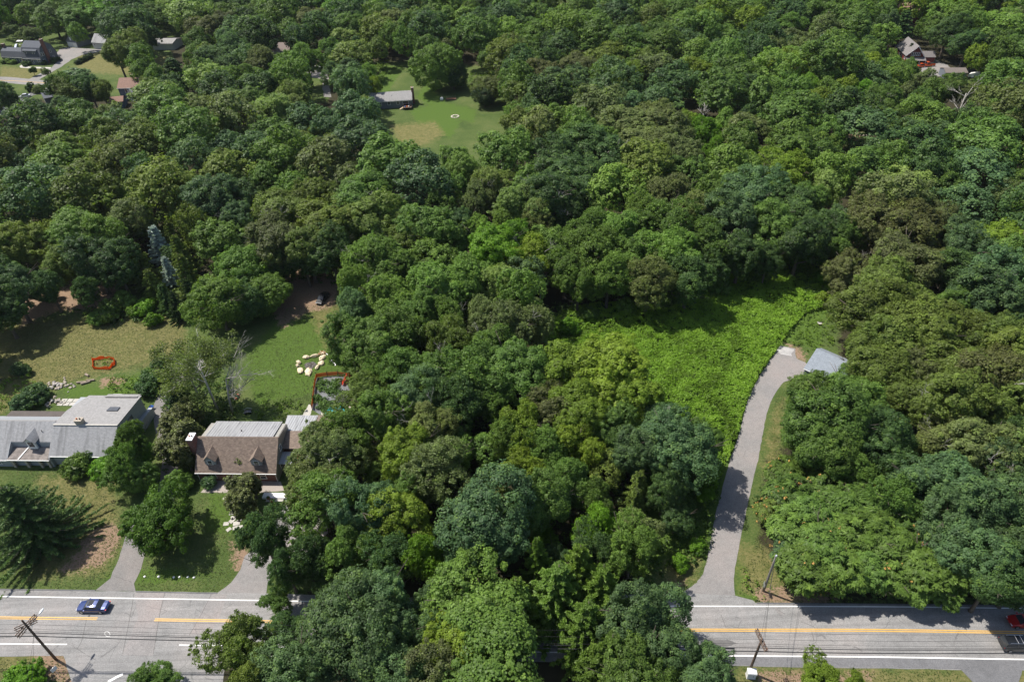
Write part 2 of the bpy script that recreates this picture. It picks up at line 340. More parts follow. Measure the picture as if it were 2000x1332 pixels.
# ------------------------------------------------------------------ foliage generators
def unit(a): return a/np.maximum(np.linalg.norm(a, axis=-1, keepdims=True), 1e-9)
def leaves(C, cr, K, size, rng, ob=1.0, crown=None, ck=.55, rnd=.7, upb=.3, elong=1.0, flat=.8, radial=False, ctint=None, shell=.5):
    """K leaf quads round every clump centre C; returns verts, faces, tint"""
    n = len(C); cc = np.repeat(C, K, 0); r = np.repeat(cr, K)
    d = rng.normal(size=(n*K, 3)); d[:, 2] += upb; d = unit(d)
    rad = r*(shell+(1-shell)*rng.random(n*K)**.6)
    pos = cc+d*rad[:, None]*np.array([1, 1, flat])
    nor = d*ob+rng.normal(size=(n*K, 3))*rnd*.6+np.array([0, 0, upb])
    if crown is not None: nor = nor+unit(pos-np.array(crown))*ck
    nor = unit(nor)
    tg = d if radial else rng.normal(size=(n*K, 3))
    if radial: tg = tg+rng.normal(size=(n*K, 3))*.35; nor = unit(nor+np.array([0, 0, .8]))
    tg = unit(tg-nor*(tg*nor).sum(1, keepdims=True)); bt = np.cross(nor, tg)
    s = size*(.65+.7*rng.random(n*K))[:, None]
    a = tg*s*elong; b = bt*s/math.sqrt(elong)*(.5 if radial else .62)
    V = np.stack([pos-a*.55, pos-a*.05+b, pos+a*.6, pos+a*.02-b], 1).reshape(-1, 3)
    F = np.arange(n*K*4).reshape(-1, 4)
    ct = np.clip(rng.normal(.5, .16, n), 0, 1) if ctint is None else ctint
    t = np.clip(np.repeat(ct, K)+rng.normal(0, .12, n*K), 0, 1)
    return V, F, t
def join(parts):
    V, F, T = [], [], []; n = 0
    for v, f, t in parts: V.append(v); F.append(f+n); T.append(t); n += len(v)
    return np.concatenate(V), np.concatenate(F), np.concatenate(T)
def crown_clumps(R, Rz, zc, nl, nc, rng, lobe=.5, spread=.55, low=-.7, clump=1.0):
    th = rng.random(nl)*6.283+np.arange(nl)*2.4; zz = np.linspace(-.45, .85, nl)+rng.normal(0, .1, nl)
    rr = np.sqrt(np.clip(1-zz**2, .05, 1))*(spread*(.72+.5*rng.random(nl)))
    L = np.stack([np.cos(th)*rr*R, np.sin(th)*rr*R, zc+zz*Rz*spread*1.05], 1); lr = R*lobe*(.55+.75*rng.random(nl)**1.3)
    L = np.vstack([L, [[0, 0, zc]]]); lr = np.append(lr, R*.62)
    out = []
    while sum(map(len, out)) < nc:
        i = rng.integers(0, nl+1, nc*2); d = rng.normal(size=(nc*2, 3)); d[:, 2] += .25; d = unit(d)
        p = L[i]+d*lr[i][:, None]*(.86+.16*rng.random(nc*2))[:, None]*np.array([1, 1, Rz/R])
        q = p[:, None, :]-L[None]; q[:, :, 2] *= R/Rz
        ins = (np.linalg.norm(q, axis=2) < lr[None]*.80)
        ok = ~ins.any(1) & (p[:, 2] > zc+low*Rz)
        out.append(p[ok])
    P = np.concatenate(out)[:nc]; cr = clump*(.55+.8*rng.random(nc)**1.4)
    k = rng.random(nc) < .16; ctr = np.array([0, 0, zc]); P[k] = ctr+(P[k]-ctr)*(1.06+.12*rng.random(k.sum()))[:, None]; cr[k] *= .55
    return P, cr
def trunk_mesh(name, H, R, zc, seed, mat='bark', n=6, lean=.4):
    rg = random.Random(seed); mb = MB()
    top = Vector((rg.uniform(-lean, lean), rg.uniform(-lean, lean), zc+.2*R)); mid = Vector((top.x*.4, top.y*.4, zc*.5))
    r0 = .028*H
    mb.tube([(0, 0, -.3), (mid.x*.3, mid.y*.3, .6), mid, top], [r0*1.5, r0, r0*.75, r0*.35], 7)
    for i in range(n):
        t = rg.uniform(.45, .95); s = mid.lerp(top, t) if rg.random() < .7 else mid*.9
        a = i*2.4+rg.random(); L = R*rg.uniform(.55, .85)
        e = s+Vector((math.cos(a)*L, math.sin(a)*L, L*rg.uniform(.25, .8))); m_ = s.lerp(e, .5)+Vector((0, 0, -.15*L))
        mb.tube([s, m_, e], [r0*.5, r0*.32, r0*.1], 5)
        for j in range(2):
            b = a+rg.uniform(-.9, .9); l = L*.5; q = m_.lerp(e, rg.random())
            mb.tube([q, q+Vector((math.cos(b)*l, math.sin(b)*l, l*rg.uniform(.1, .9)))], [r0*.2, r0*.06], 4)
    o = mb.build(name, mat, smooth=True); me = o.data; bpy.data.objects.remove(o); return me

PROTO = {}                                       # kind code -> list of (crown mesh, trunk mesh, R, H, zc)
DENS = 1.0
def add_proto(code, crown, trunk, R, H, zc): PROTO.setdefault(code, []).append((crown, trunk, R, H, zc))
def broad(code, seed, R=6, H=16, Rz=6.4, nl=9, nc=330, K=62, leaf=.27, clump=1.0, lobe=.5, ob=1.0, rnd=.7, spread=.55, elong=1.0, low=-.75, radial=False, flat=.8, shell=.5, matl='leaf', zc=None, upb=.3):
    rng = np.random.default_rng(seed); zc = zc if zc is not None else H-Rz*1.02
    C, cr = crown_clumps(R, Rz, zc, nl, nc, rng, lobe, spread, low, clump)
    body = leaves(C, cr, int(K*DENS), leaf, rng, crown=(0, 0, zc-.3*Rz), ob=ob, upb=upb, rnd=rnd, elong=elong, radial=radial, flat=flat, shell=shell)
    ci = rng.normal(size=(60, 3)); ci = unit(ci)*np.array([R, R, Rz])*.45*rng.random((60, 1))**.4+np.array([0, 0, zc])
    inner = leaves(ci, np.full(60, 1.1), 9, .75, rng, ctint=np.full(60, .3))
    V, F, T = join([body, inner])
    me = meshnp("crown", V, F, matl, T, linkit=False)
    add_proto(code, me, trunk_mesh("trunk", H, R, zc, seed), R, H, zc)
for i in range(3): broad('m', 100+i, nl=9+i, nc=380, K=96, clump=1.0, leaf=.205, rnd=.6)
for i in range(3): broad('o', 200+i, nl=13, nc=470, K=76, clump=.85, lobe=.42, spread=.62, leaf=.205, Rz=6.0, rnd=.7)
for i in range(3): broad('f', 300+i, nl=12, nc=600, K=56, clump=.75, lobe=.4, spread=.62, leaf=.18, rnd=1.3, ob=.7, shell=.2, elong=1.3)
for i in range(2): broad('w', 400+i, nl=12, nc=800, K=42, clump=.7, lobe=.45, spread=.58, leaf=.19, upb=.8, rnd=1.5, ob=.5, shell=.1, elong=2.2, flat=1.5)
for i in range(2): broad('g', 450+i, H=10.6, Rz=5.4, zc=5.0, nl=11, nc=440, K=80, clump=.95, leaf=.2, rnd=.8, low=-1.0)
for i in range(2): broad('r', 500+i, R=5, H=9, Rz=3.6, nl=9, nc=300, K=42, clump=.85, leaf=.42, radial=True, elong=1.9, shell=.35, flat=.45, ob=.6)
for i in range(2): broad('b', 600+i, R=2.5, H=3.2, Rz=1.8, nl=6, nc=130, K=34, clump=.55, leaf=.2, low=-.95, zc=1.5)
for i in range(2): broad('c', 700+i, R=2.3, H=10, Rz=4.9, nl=14, nc=300, K=34, clump=.6, lobe=.45, leaf=.2, low=-.98, rnd=1.0, matl='needle', zc=5.0)
def conifer(code, seed, H=15, R=6.5, whorls=15, per=9, droop=.35, sweep=.0, leaf=.3, dens=9, wid=.8, tint=.5, base=.08, rise=0.0, taper=1.0, matl='needle', elong=1.8, quads=26000):
    rng = np.random.default_rng(seed); C = []; cr = []; ct = []; mb = MB()
    mb.tube([(0, 0, -.3), (.1, 0, H*.5), (0, .1, H)], [.026*H, .016*H, .003*H], 7)
    for w in range(whorls):
        t = base+(1-base)*(w+rng.random()*.5)/whorls; z0 = t*H; L = R*(1-t)**taper*(1.0)+.35
        n = max(4, int(per*(1-t*.5)))
        for k in range(n):
            a = k*6.283/n+w*1.3+rng.normal()*.18; l = L*(.75+.4*rng.random()); u = np.array([math.cos(a), math.sin(a)])
            m = max(4, int(l*dens/1.6)); s = np.linspace(.08, 1, m)
            zz = z0+rise*l*s-droop*l*s**1.0+droop*.75*l*s**2.2
            side = rng.normal(0, 1, m)*wid*(1.02-s)*.42
            x = u[0]*l*s-u[1]*side; y = u[1]*l*s+u[0]*side
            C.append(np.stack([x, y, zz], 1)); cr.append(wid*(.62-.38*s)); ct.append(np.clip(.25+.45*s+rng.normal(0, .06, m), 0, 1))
            mb.tube([(0, 0, z0), (u[0]*l*.5, u[1]*l*.5, float(z0+rise*l*.5-droop*l*.42)), (u[0]*l*.96, u[1]*l*.96, float(zz[-1]))], [.05, .035, .01], 4)
    C = np.concatenate(C); cr = np.concatenate(cr); ct = np.concatenate(ct)
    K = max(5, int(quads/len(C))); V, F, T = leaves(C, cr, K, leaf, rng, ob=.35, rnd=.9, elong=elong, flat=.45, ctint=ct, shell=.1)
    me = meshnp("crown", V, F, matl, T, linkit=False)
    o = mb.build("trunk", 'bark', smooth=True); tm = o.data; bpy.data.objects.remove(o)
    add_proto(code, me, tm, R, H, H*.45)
conifer('s', 801, H=15, R=7.8, whorls=17, per=15, droop=.5, leaf=.17, wid=.75, taper=.85, elong=3.0, quads=42000)
conifer('p', 802, H=15, R=5, whorls=14, per=8, droop=-.1, leaf=.34, wid=1.1, base=.25, taper=.75)
conifer('h', 803, H=15, R=5.5, whorls=16, per=10, droop=.2, leaf=.28, wid=1.0, base=.1, taper=.85, matl='leaf')
conifer('k', 804, H=8, R=2.6, whorls=12, per=9, droop=.15, leaf=.2, wid=.6, base=.05)
# loose birch-like crown with airy clumps
broad('a', 900, nl=10, nc=230, K=34, clump=.9, lobe=.45, spread=.66, leaf=.22, rnd=1.4, ob=.5, shell=.1, elong=1.4)

# far, coarser crowns for the distant wood
FARP = bpy.data.collections.new("distant_wood_crowns")
for i in range(8):
    rng = np.random.default_rng(1500+i); R, H, Rz = 6, 16, 6.3; zc = H-Rz
    C, cr = crown_clumps(R, Rz, zc, 11, 260, rng, .45, .6, -.6, 1.1)
    V, F, T = leaves(C, cr, 40, .33, rng, crown=(0, 0, zc-2), rnd=.6+.1*(i % 3)); me = meshnp("far_crown_%d" % i, V, F, 'leaf_far', T, linkit=False)
    FARP.objects.link(bpy.data.objects.new("crown_%d" % i, me))

# ------------------------------------------------------------------ ground sheet with painted-in cover zones
def poly_sd(px, py, poly):
    """signed distance (pixels) to polygon, positive inside"""
    P = np.array(poly, float); Q = np.roll(P, -1, 0); best = np.full(px.shape, 1e9); ins = np.zeros(px.shape, bool)
    for (ax, ay), (bx, by) in zip(P, Q):
        dx, dy = bx-ax, by-ay; t = np.clip(((px-ax)*dx+(py-ay)*dy)/(dx*dx+dy*dy+1e-9), 0, 1)
        best = np.minimum(best, np.hypot(px-ax-t*dx, py-ay-t*dy))
        c = ((ay > py) != (by > py)) & (px < (bx-ax)*(py-ay)/(by-ay+1e-12)+ax); ins ^= c
    return np.where(ins, best, -best)
def arange(a, b, s): return np.arange(a, b, s)
xs = np.concatenate([[-3000, -1500, -800, -500], arange(-380, -110, 2.5), arange(-110, 90, .7), arange(90, 350, 2.5), [500, 900, 1600, 3000]])
ys = np.concatenate([[-600, -200, 0, 25], arange(36, 150, .7), arange(150, 540, 2.2), [600, 800, 1200, 2000, 4000]])
GX, GY = np.meshgrid(xs, ys); GP = np.stack([GX.ravel(), GY.ravel(), np.zeros(GX.size)], 1)
gx, gy, gd = prj(GP)
zones = {
 'w_grass': [
  [(-90, 560), (60, 560), (150, 590), (250, 560), (350, 560), (480, 540), (560, 520), (720, 530), (760, 640), (740, 800), (640, 1000), (600, 1180), (-90, 1175)],
  [(1240, 1110), (1330, 1060), (1400, 900), (1430, 850), (1525, 600), (1640, 590), (1640, 760), (1580, 830), (1500, 900), (1480, 1060), (1600, 1200), (1230, 1200)],
  [(1400, 1172), (2100, 1172), (2100, 1215), (1400, 1190)], [(-90, 1262), (160, 1262), (170, 1400), (-90, 1400)], [(1380, 1290), (2100, 1290), (2100, 1420), (1380, 1420)], [(180, 1330), (500, 1330), (500, 1500), (180, 1500)],
  [(-200, 60), (120, 55), (220, 60), (330, 30), (420, 40), (430, 75), (330, 90), (345, 130), (330, 190), (200, 190), (60, 195), (-200, 200)],
  [(690, 128), (790, 120), (960, 130), (990, 180), (1000, 260), (980, 330), (740, 330), (700, 230)], [(600, 150), (650, 150), (640, 200), (600, 200)],
  [(1640, 250), (1690, 255), (1720, 300), (1650, 290)], [(1860, 150), (1960, 160), (1960, 190), (1860, 190)], [(1180, 380), (1180, 380), (1181, 381)]],
 'w_dry': [
  [(-90, 640), (140, 620), (360, 612), (365, 700), (250, 720), (120, 750), (-90, 850)], [(70, 930), (220, 930), (240, 1060), (200, 1120), (60, 1130)], [(600, 600), (670, 590), (680, 660), (640, 690)],
  [(1530, 850), (1530, 780), (1515, 800), (1495, 880), (1490, 930), (1505, 940)], [(1440, 1060), (1530, 1080), (1570, 1150), (1450, 1160)], [(-90, 1270), (150, 1270), (150, 1300), (-90, 1340)], [(1440, 1300), (2100, 1310), (2100, 1400), (1440, 1400)],
  [(760, 245), (850, 238), (870, 262), (830, 285), (780, 280)], [(150, 105), (220, 95), (330, 110), (320, 150), (210, 145), (150, 140)], [(0, 130), (90, 135), (60, 158), (0, 155)], [(1300, 1100), (1370, 1080), (1360, 1130), (1290, 1160)]],
 'w_dirt': [
  [(180, 1030), (232, 1020), (240, 1050), (200, 1100), (150, 1115), (120, 1115), (150, 1075)], [(450, 1065), (478, 1070), (484, 1100), (468, 1115), (455, 1100)], [(580, 540), (640, 540), (660, 550), (650, 600), (600, 610), (550, 640), (530, 600)],
  [(40, 565), (150, 560), (230, 560), (210, 600), (100, 610), (40, 640)], [(1475, 1150), (1600, 1140), (1640, 1165), (1600, 1178), (1480, 1176)], [(1535, 670), (1560, 680), (1575, 700), (1555, 706)],
  [(95, 885), (120, 885), (120, 905), (85, 905)], [(70, 1270), (130, 1265), (140, 1332), (100, 1332)], [(1310, 1140), (1335, 1135), (1330, 1160), (1300, 1165)], [(1640, 245), (1690, 262), (1670, 275), (1640, 262)], [(200, 735), (240, 740), (235, 755), (195, 752)],
  [(1480, 1310), (1700, 1320), (1640, 1340), (1480, 1335)], [(505, 470), (620, 480), (640, 540), (520, 540)]],
 'w_bright': [
  [(800, 215), (850, 205), (900, 240), (880, 270), (820, 250)], [(830, 160), (870, 200), (930, 215), (925, 240), (860, 225), (815, 190)],
  [(410, 960), (455, 960), (470, 1040), (400, 1040)], [(1085, 640), (1230, 590), (1420, 545), (1610, 500), (1615, 620), (1520, 690), (1420, 910), (1385, 1090), (1240, 1110), (1240, 850), (1060, 800)],
  [(120, 760), (250, 740), (330, 700), (330, 745), (240, 775), (130, 778)], [(200, 1125), (300, 1110), (420, 1120), (300, 1145)], [(1475, 1100), (1500, 1110), (1510, 1170), (1440, 1175), (1440, 1100)], [(1530, 610), (1610, 620), (1600, 690), (1560, 670)],
  [(740, 130), (790, 130), (755, 185), (700, 190)], [(545, 620), (640, 560), (690, 700), (640, 760), (500, 790), (480, 700)]]}
gme = None
nx, ny = len(xs), len(ys); idx = np.arange(nx*ny).reshape(ny, nx)
GF = np.stack([idx[:-1, :-1], idx[:-1, 1:], idx[1:, 1:], idx[1:, :-1]], -1).reshape(-1, 4)
M['ground'] = ground_mat()
ground = meshnp("ground", GP, GF, 'ground'); ground['kind'] = 'structure'
scale_px = FPX/np.clip(gd, 60, 600)
for k, polys in zones.items():
    w = np.zeros(len(GP))
    for poly in polys: w = np.maximum(w, np.clip(.5+poly_sd(gx, gy, poly)/scale_px/2.6*.5, 0, 1))
    a = ground.data.attributes.new(k, 'FLOAT', 'POINT'); a.data.foreach_set("value", w.astype(np.float32))
# ------------------------------------------------------------------ roads, drives, markings (sheets a little above one another)
def curve(pts, n=6):
    out = []; P = [np.array(p, float) for p in pts]; P = [2*P[0]-P[1]]+P+[2*P[-1]-P[-2]]
    for i in range(1, len(P)-2):
        for k in range(n):
            t = k/n; a, b, c, d = P[i-1], P[i], P[i+1], P[i+2]
            out.append(tuple(.5*((2*b)+(c-a)*t+(2*a-5*b+4*c-d)*t*t+(3*b-a-3*c+d)*t**3)))
    out.append(tuple(P[-2])); return out
road_n = [(-300, 1146), (-50, 1150), (130, 1151), (190, 1154), (262, 1154), (480, 1158), (900, 1168), (1240, 1161), (1330, 1160), (1438, 1164), (1475, 1177), (1700, 1181), (2100, 1184), (2300, 1185)]
road_s = [(2300, 1312), (2100, 1311), (1850, 1307), (1500, 1302), (1400, 1299), (1100, 1292), (700, 1286), (420, 1283), (150, 1277), (140, 1280), (-50, 1282), (-300, 1280)]
sheet('road', road_n+road_s, .03, 'road', jitter=.05, sub=2.5)
sheet('side_street', [(120, 1270), (440, 1275), (430, 1420), (150, 1420), (142, 1340), (128, 1290)], .022, 'road', jitter=.05)
sheet('shoulder_strip', [(1412, 1281), (1600, 1283), (1850, 1285.5), (2300, 1290), (2300, 1311), (1850, 1306), (1500, 1301), (1404, 1298)], .037, 'dark_asphalt', jitter=.03)
sheet('driveway', [(1870, 1300), (1998, 1304), (1990, 1330), (2010, 1400), (1920, 1400), (1900, 1332)], .034, 'dark_asphalt', jitter=.03)
for pts in ([(262, 1157), (322, 1158), (310, 1206), (300, 1280), (238, 1279), (270, 1206)], [(415, 1158), (445, 1159), (428, 1206), (408, 1240), (372, 1238), (395, 1190)], [(1512, 1186), (1519, 1185), (1532, 1200), (1530, 1202), (1521, 1199)]):
    sheet('asphalt_patch', pts, .035, 'patch', jitter=.03)
sheet('road_stain', [(1370, 1248), (1420, 1249), (1440, 1256), (1420, 1262), (1375, 1260)], .0352, plain('tyre_stain', (.13, .125, .122), .9, var=.3, scale=.8), jitter=.08, sub=.5)
left_e = [(1325, 1162), (1350, 1145), (1370, 1125), (1381, 1090), (1388, 1050), (1398, 1000), (1412, 950), (1425, 900), (1443, 850), (1458, 790), (1475, 750), (1500, 710), (1524, 675)]
right_e = [(1553, 681), (1556, 700), (1577, 712), (1572, 738), (1548, 742), (1530, 747), (1513, 770), (1500, 800), (1491, 840), (1480, 900), (1468, 950), (1455, 1010), (1445, 1060), (1437, 1100), (1433, 1130), (1436, 1162)]
sheet('driveway', curve(left_e, 4)+curve(right_e, 4), .025, 'drive', jitter=.06, sub=.8, seed=4)
sheet('driveway_apron', [(1310, 1163), (1330, 1158), (1437, 1163), (1470, 1172), (1476, 1177), (1320, 1176)], .036, 'road', jitter=.03)
sheet('bleached_spot', [(1524, 676), (1550, 682), (1545, 695), (1526, 692), (1518, 684)], .033, plain('bleached_asphalt', (.36, .35, .34), .9, var=.3, scale=1), jitter=.15, sub=.5)
sheet('driveway', [(186, 1153), (215, 1130), (232, 1090), (245, 1050), (252, 1030), (290, 990), (310, 950), (318, 900), (306, 850), (296, 800), (310, 772), (345, 740), (395, 700), (405, 715), (355, 752), (330, 790), (328, 830), (340, 880), (350, 930), (338, 980), (305, 1020), (290, 1060), (276, 1110), (262, 1140), (266, 1154)], .025, 'drive_old', jitter=.07, seed=5)
sheet('driveway', [(424, 1158), (452, 1138), (470, 1112), (478, 1085), (500, 1070), (520, 1040), (548, 1000), (560, 970), (640, 975), (640, 1040), (600, 1080), (545, 1110), (522, 1140), (520, 1160)], .025, 'drive', jitter=.07, seed=6)
sheet('front_patio', [(392, 962), (404, 948), (415, 938), (548, 940), (556, 958), (500, 963)], .02, 'gravel', jitter=.04)
sheet('garden_path', [(590, 812), (600, 795), (603, 790), (612, 792), (606, 812)], .02, 'slab', jitter=.08, sub=.4)
sheet('garden_path', [(552, 962), (592, 960), (600, 966), (640, 985), (555, 975)], .02, 'gravel', jitter=.08)

def stripe(name, pix, w, mat, off=0.0, z=.045):
    P = [np.array(g(*p)) for p in curve(pix, 3)]; L = []; Rr = []
    for i, p in enumerate(P):
        d = P[min(i+1, len(P)-1)]-P[max(0, i-1)]; d /= np.linalg.norm(d); nn = np.array([-d[1], d[0]])
        L.append(p+nn*(off+w/2)); Rr.append(p+nn*(off-w/2))
    mb = MB()
    for i in range(len(P)-1):
        q = [(*Rr[i], z), (*Rr[i+1], z), (*L[i+1], z), (*L[i], z)]; mb.add(q, [(0, 1, 2, 3)])
    o = mb.build(name, mat); o['kind'] = 'structure'; return o
stripe('edge_line', [(-250, 1160), (0, 1164.5), (300, 1169), (480, 1172), (830, 1178), (1100, 1181), (1330, 1183.5), (1700, 1184.5), (2000, 1188), (2250, 1191)], .17, 'white_line')
for pix in ([(-250, 1202), (0, 1206), (190, 1208)], [(302, 1210), (450, 1212), (620, 1216), (950, 1222), (1100, 1226), (1350, 1230), (1700, 1230.5), (2000, 1235), (2250, 1238)]):
    for s in (-.14, .14): stripe('centre_line', pix, .15, 'yellow_line', s)
stripe('edge_line', [(-250, 1254), (0, 1257), (131, 1258)], .16, 'white_line')
stripe('edge_line', [(350, 1259.5), (500, 1262), (800, 1268), (1100, 1274), (1400, 1280), (1700, 1282.5), (2000, 1287.5), (2250, 1290)], .18, 'white_line')
stripe('stop_line', [(211, 1331), (226, 1323), (240, 1316)], .35, 'white_line')
ring = [(210+5*math.cos(t)+1.5*math.sin(t), 1238+5*math.sin(t)) for t in np.linspace(0, 6.28, 13)]
stripe('painted_ring', ring, .05, 'white_line')
for pix in ([(262, 1158), (255, 1200), (240, 1276)], [(322, 1158), (312, 1200), (300, 1276)], [(163, 1165), (150, 1200)], [(170, 1205), (160, 1250), (150, 1268)], [(413, 1160), (393, 1200), (370, 1240)], [(1470, 1180), (1476, 1190)], [(1408, 1200), (1418, 1226)], [(1585, 1232), (1590, 1252)]):
    stripe('crack_seam', pix, .05, 'tar', z=.041)
mb = MB(); P0, P1 = np.array(g(1404, 1302)), np.array(g(2100, 1311))
# low kerb lip along the north edge
for a, b in (((266, 1156), (424, 1159.5)), ((-50, 1151), (186, 1154)), ((1478, 1178.5), (2200, 1185.5))):
    A, B = np.array(g(*a)), np.array(g(*b)); d = (B-A)/np.linalg.norm(B-A); nn = np.array([-d[1], d[0]])
    mb.prism([tuple(A), tuple(B), tuple(B+nn*.15), tuple(A+nn*.15)], 0, .1)
o = mb.build('road_kerb', 'dark_asphalt'); o['kind'] = 'structure'

# ------------------------------------------------------------------ houses
def face_pt(side, u, z, off, W, D):
    return {'F': (u, -off, z), 'B': (u, D+off, z), 'R': (W+off, u, z), 'L': (-off, u, z)}[side]
def window(parent, side, u, z, w, h, W, D, trim='white', shutters=None, name='window', base=(0, 0), glass='glass', mull=True):
    """u along the wall, z centre height; frame is a part, pane its sub-part"""
    def fb(mb, du, dz, ww, hh, off, th):
        x, y, zz = face_pt(side, u+du, z+dz, off, W, D); x += base[0]; y += base[1]
        mb.box((x, y, zz), (ww, th, hh) if side in 'FB' else (th, ww, hh))
    f = MB(); t = .1
    fb(f, 0, h/2-t/2, w, t, .06, .1); fb(f, 0, -h/2+t/2, w+.1, t, .07, .14)
    fb(f, -w/2+t/2, 0, t, h-2*t, .06, .1); fb(f, w/2-t/2, 0, t, h-2*t, .06, .1)
    if mull: fb(f, 0, 0, w-2*t, .05, .055, .06)
    fr = f.build(name, trim, parent)
    p = MB(); fb(p, 0, 0, w-2*t, h-2*t, .03, .04); p.build('pane', glass, fr)
    if shutters:
        for s in (-1, 1):
            q = MB(); fb(q, s*(w/2+.22), 0, .36, h, .05, .06); q.build('shutter', shutters, parent)
    return fr
def body(parent, x0, x1, y0, y1, zf, zr, yr, zb, mat, name='wall', base=0.0):
    mb = MB(); mb.yz([(y0, base), (y1, base), (y1, zb), (yr, zr), (y0, zf)], x0, x1); return mb.build(name, mat, parent)
def roof2(parent, x0, x1, y0, y1, zf, zr, yr, zb, mat, oh=.3, matb=None, th=.14, side=.2):
    sf = (zr-zf)/max(yr-y0, .01); sb = (zr-zb)/max(y1-yr, .01)
    for q, m_ in (([(x0-side, y0-oh, zf-oh*sf+th), (x1+side, y0-oh, zf-oh*sf+th), (x1+side, yr, zr+th), (x0-side, yr, zr+th)], mat),
                  ([(x0-side, yr, zr+th+.003), (x1+side, yr, zr+th+.003), (x1+side, y1+oh, zb-oh*sb+th), (x0-side, y1+oh, zb-oh*sb+th)], matb or mat)):
        b = MB(); b.slab(q, th*.95); b.build('roof', m_, parent)
def trimline(parent, x0, x1, y, z, mat='white', name='gutter'):
    b = MB(); b.box(((x0+x1)/2, y, z), (x1-x0, .12, .12)); return b.build(name, mat, parent)
def chimney(parent, x, y, z0, z1, w, d, mat='brick', cap='stone'):
    b = MB(); b.box((x, y, (z0+z1)/2), (w, d, z1-z0)); c = b.build('chimney', mat, parent)
    k = MB(); k.box((x, y, z1+.06), (w+.14, d+.14, .12)); k.build('chimney_cap', cap, c)
    for s in (-1, 1):
        f = MB(); f.tube([(x+s*w*.22, y, z1+.1), (x+s*w*.22, y, z1+.4)], .12, 8); f.build('flue', 'blackish' if s > 0 else 'terracotta', c)
    return c

# ---- brown roofed brick cape house (house B)
RZ = R_(-3.8); hb = thing('cape_house', 'brick cape house with brown shingle roof, two dormers and a white metal rear roof', 'house', (-56.6, 81.15, 0), RZ)
W, D = 14.1, 9.0
b = MB(); b.yz([(0, 0), (4.4, 0), (4.4, 6.45), (4.2, 6.45), (0, 2.6)], 0, W); b.build('front_wall', 'brick', hb)
b = MB(); b.yz([(4.402, 0), (D, 0), (D, 5.35), (4.402, 6.3)], .05, W-.05); b.build('rear_wall', 'side_taupe', hb)
b = MB(); b.yz([(0, 0), (4.4, 0), (4.4, 6.4), (4.2, 6.4), (0, 2.55)], W+.002, W+.06); b.yz([(4.4, 0), (D, 0), (D, 5.3), (4.4, 6.25)], W+.002, W+.06); b.build('gable_siding', 'side_taupe', hb)
b = MB(); b.slab([(-.25, -.35, 2.4), (W+.3, -.35, 2.4), (W+.3, 4.3, 6.62), (-.25, 4.3, 6.62)], .16); b.build('front_roof', 'roof_brown', hb)
b = MB(); b.slab([(-.25, 4.303, 6.62), (W+.3, 4.303, 6.62), (W+.3, 4.75, 6.4), (-.25, 4.75, 6.4)], .16); b.build('ridge_cap', 'roof_brown', hb)
b = MB(); b.slab([(.9, 4.6, 6.53), (W-.8, 4.6, 6.53), (W-.8, D+.4, 5.45), (.9, D+.4, 5.45)], .1); mr = b.build('rear_metal_roof', 'metal_white', hb)
for i in range(24):
    x = 1.2+i*(W-2.3)/23; b = MB(); b.slab([(x-.02, 4.62, 6.57), (x+.02, 4.62, 6.57), (x+.02, D+.38, 5.49), (x-.02, D+.38, 5.49)], .05); b.build('standing_seam', 'metal_white', mr)
b = MB(); b.tube([(7, 6.2, 6.0), (7, 6.2, 6.6)], .08, 8); b.build('vent_pipe', 'blackish', hb)
trimline(hb, -.25, W+.3, -.4, 2.33)
for x in (2.6, 10.9):                      # gabled dormers
    d = MB(); d.xz([(x-.95, 3.0), (x+.95, 3.0), (x+.95, 4.55), (x, 5.55), (x-.95, 4.55)], .75, 2.6); dm = d.build('dormer', 'side_gray', hb)
    for s in (-1, 1):
        b = MB(); q = [(x, .5, 5.72), (x, 3.4, 5.72), (x+s*1.2, 2.3, 4.45), (x+s*1.2, .5, 4.45)]
        if s > 0: q.reverse()
        b.slab(q, .1); b.build('dormer_roof', 'roof_brown', dm)
    b = MB(); b.box((x, .72, 3.95), (.95, .06, 1.15)); w_ = b.build('dormer_window', 'white', dm)
    b = MB(); b.box((x, .7, 4.2), (.7, .06, .42)); b.box((x, .7, 3.68), (.7, .06, .42)); b.build('dormer_sill', 'glass', dm)
    b = MB(); b.box((x, .66, 3.1), (1.9, .2, .12)); b.build('sill', 'white', dm)
for u in (2.7, 11.7): window(hb, 'F', u, 1.45, 1.15, 1.5, W, D)
window(hb, 'F', 7.3, 1.5, 2.2, 1.5, W, D)
for (u, z) in ((2.6, 1.5), (4.2, 4.2), (6.6, 1.5)): window(hb, 'R', u, z, .9, 1.2, W+.06, D)
chimney(hb, -.75, 3.4, 0, 7.6, 1.0, 1.7, 'brick', 'white')
for x in (.0, W-.05): b = MB(); b.tube([(x, -.12, .05), (x, -.12, 2.4)], .05, 6); b.build('downspout', 'white', hb)
b = MB(); b.b2(14.2, 18.2, 3.2, 8.5, 0, 2.5); b.build('connector_wall', 'brick', hb)
b = MB(); b.slab([(14.17, 4.5, 3.6), (19.5, 4.5, 3.6), (19.5, 8.2, 4.3), (14.17, 8.2, 4.3)], .15); b.build('connector_roof', 'roof_brown', hb)
b = MB(); b.slab([(14.17, 1.8, 2.55), (16.5, 1.8, 2.55), (16.5, 4.4, 2.9), (14.17, 4.4, 2.9)], .12); b.build('porch_roof', 'metal_gray', hb)
b = MB(); b.slab([(13.3, 8.203, 4.1), (18.5, 8.203, 4.1), (18.5, 13.2, 3.3), (12.6, 13.2, 3.3)], .12); er = b.build('rear_wing_roof', 'metal_gray', hb)
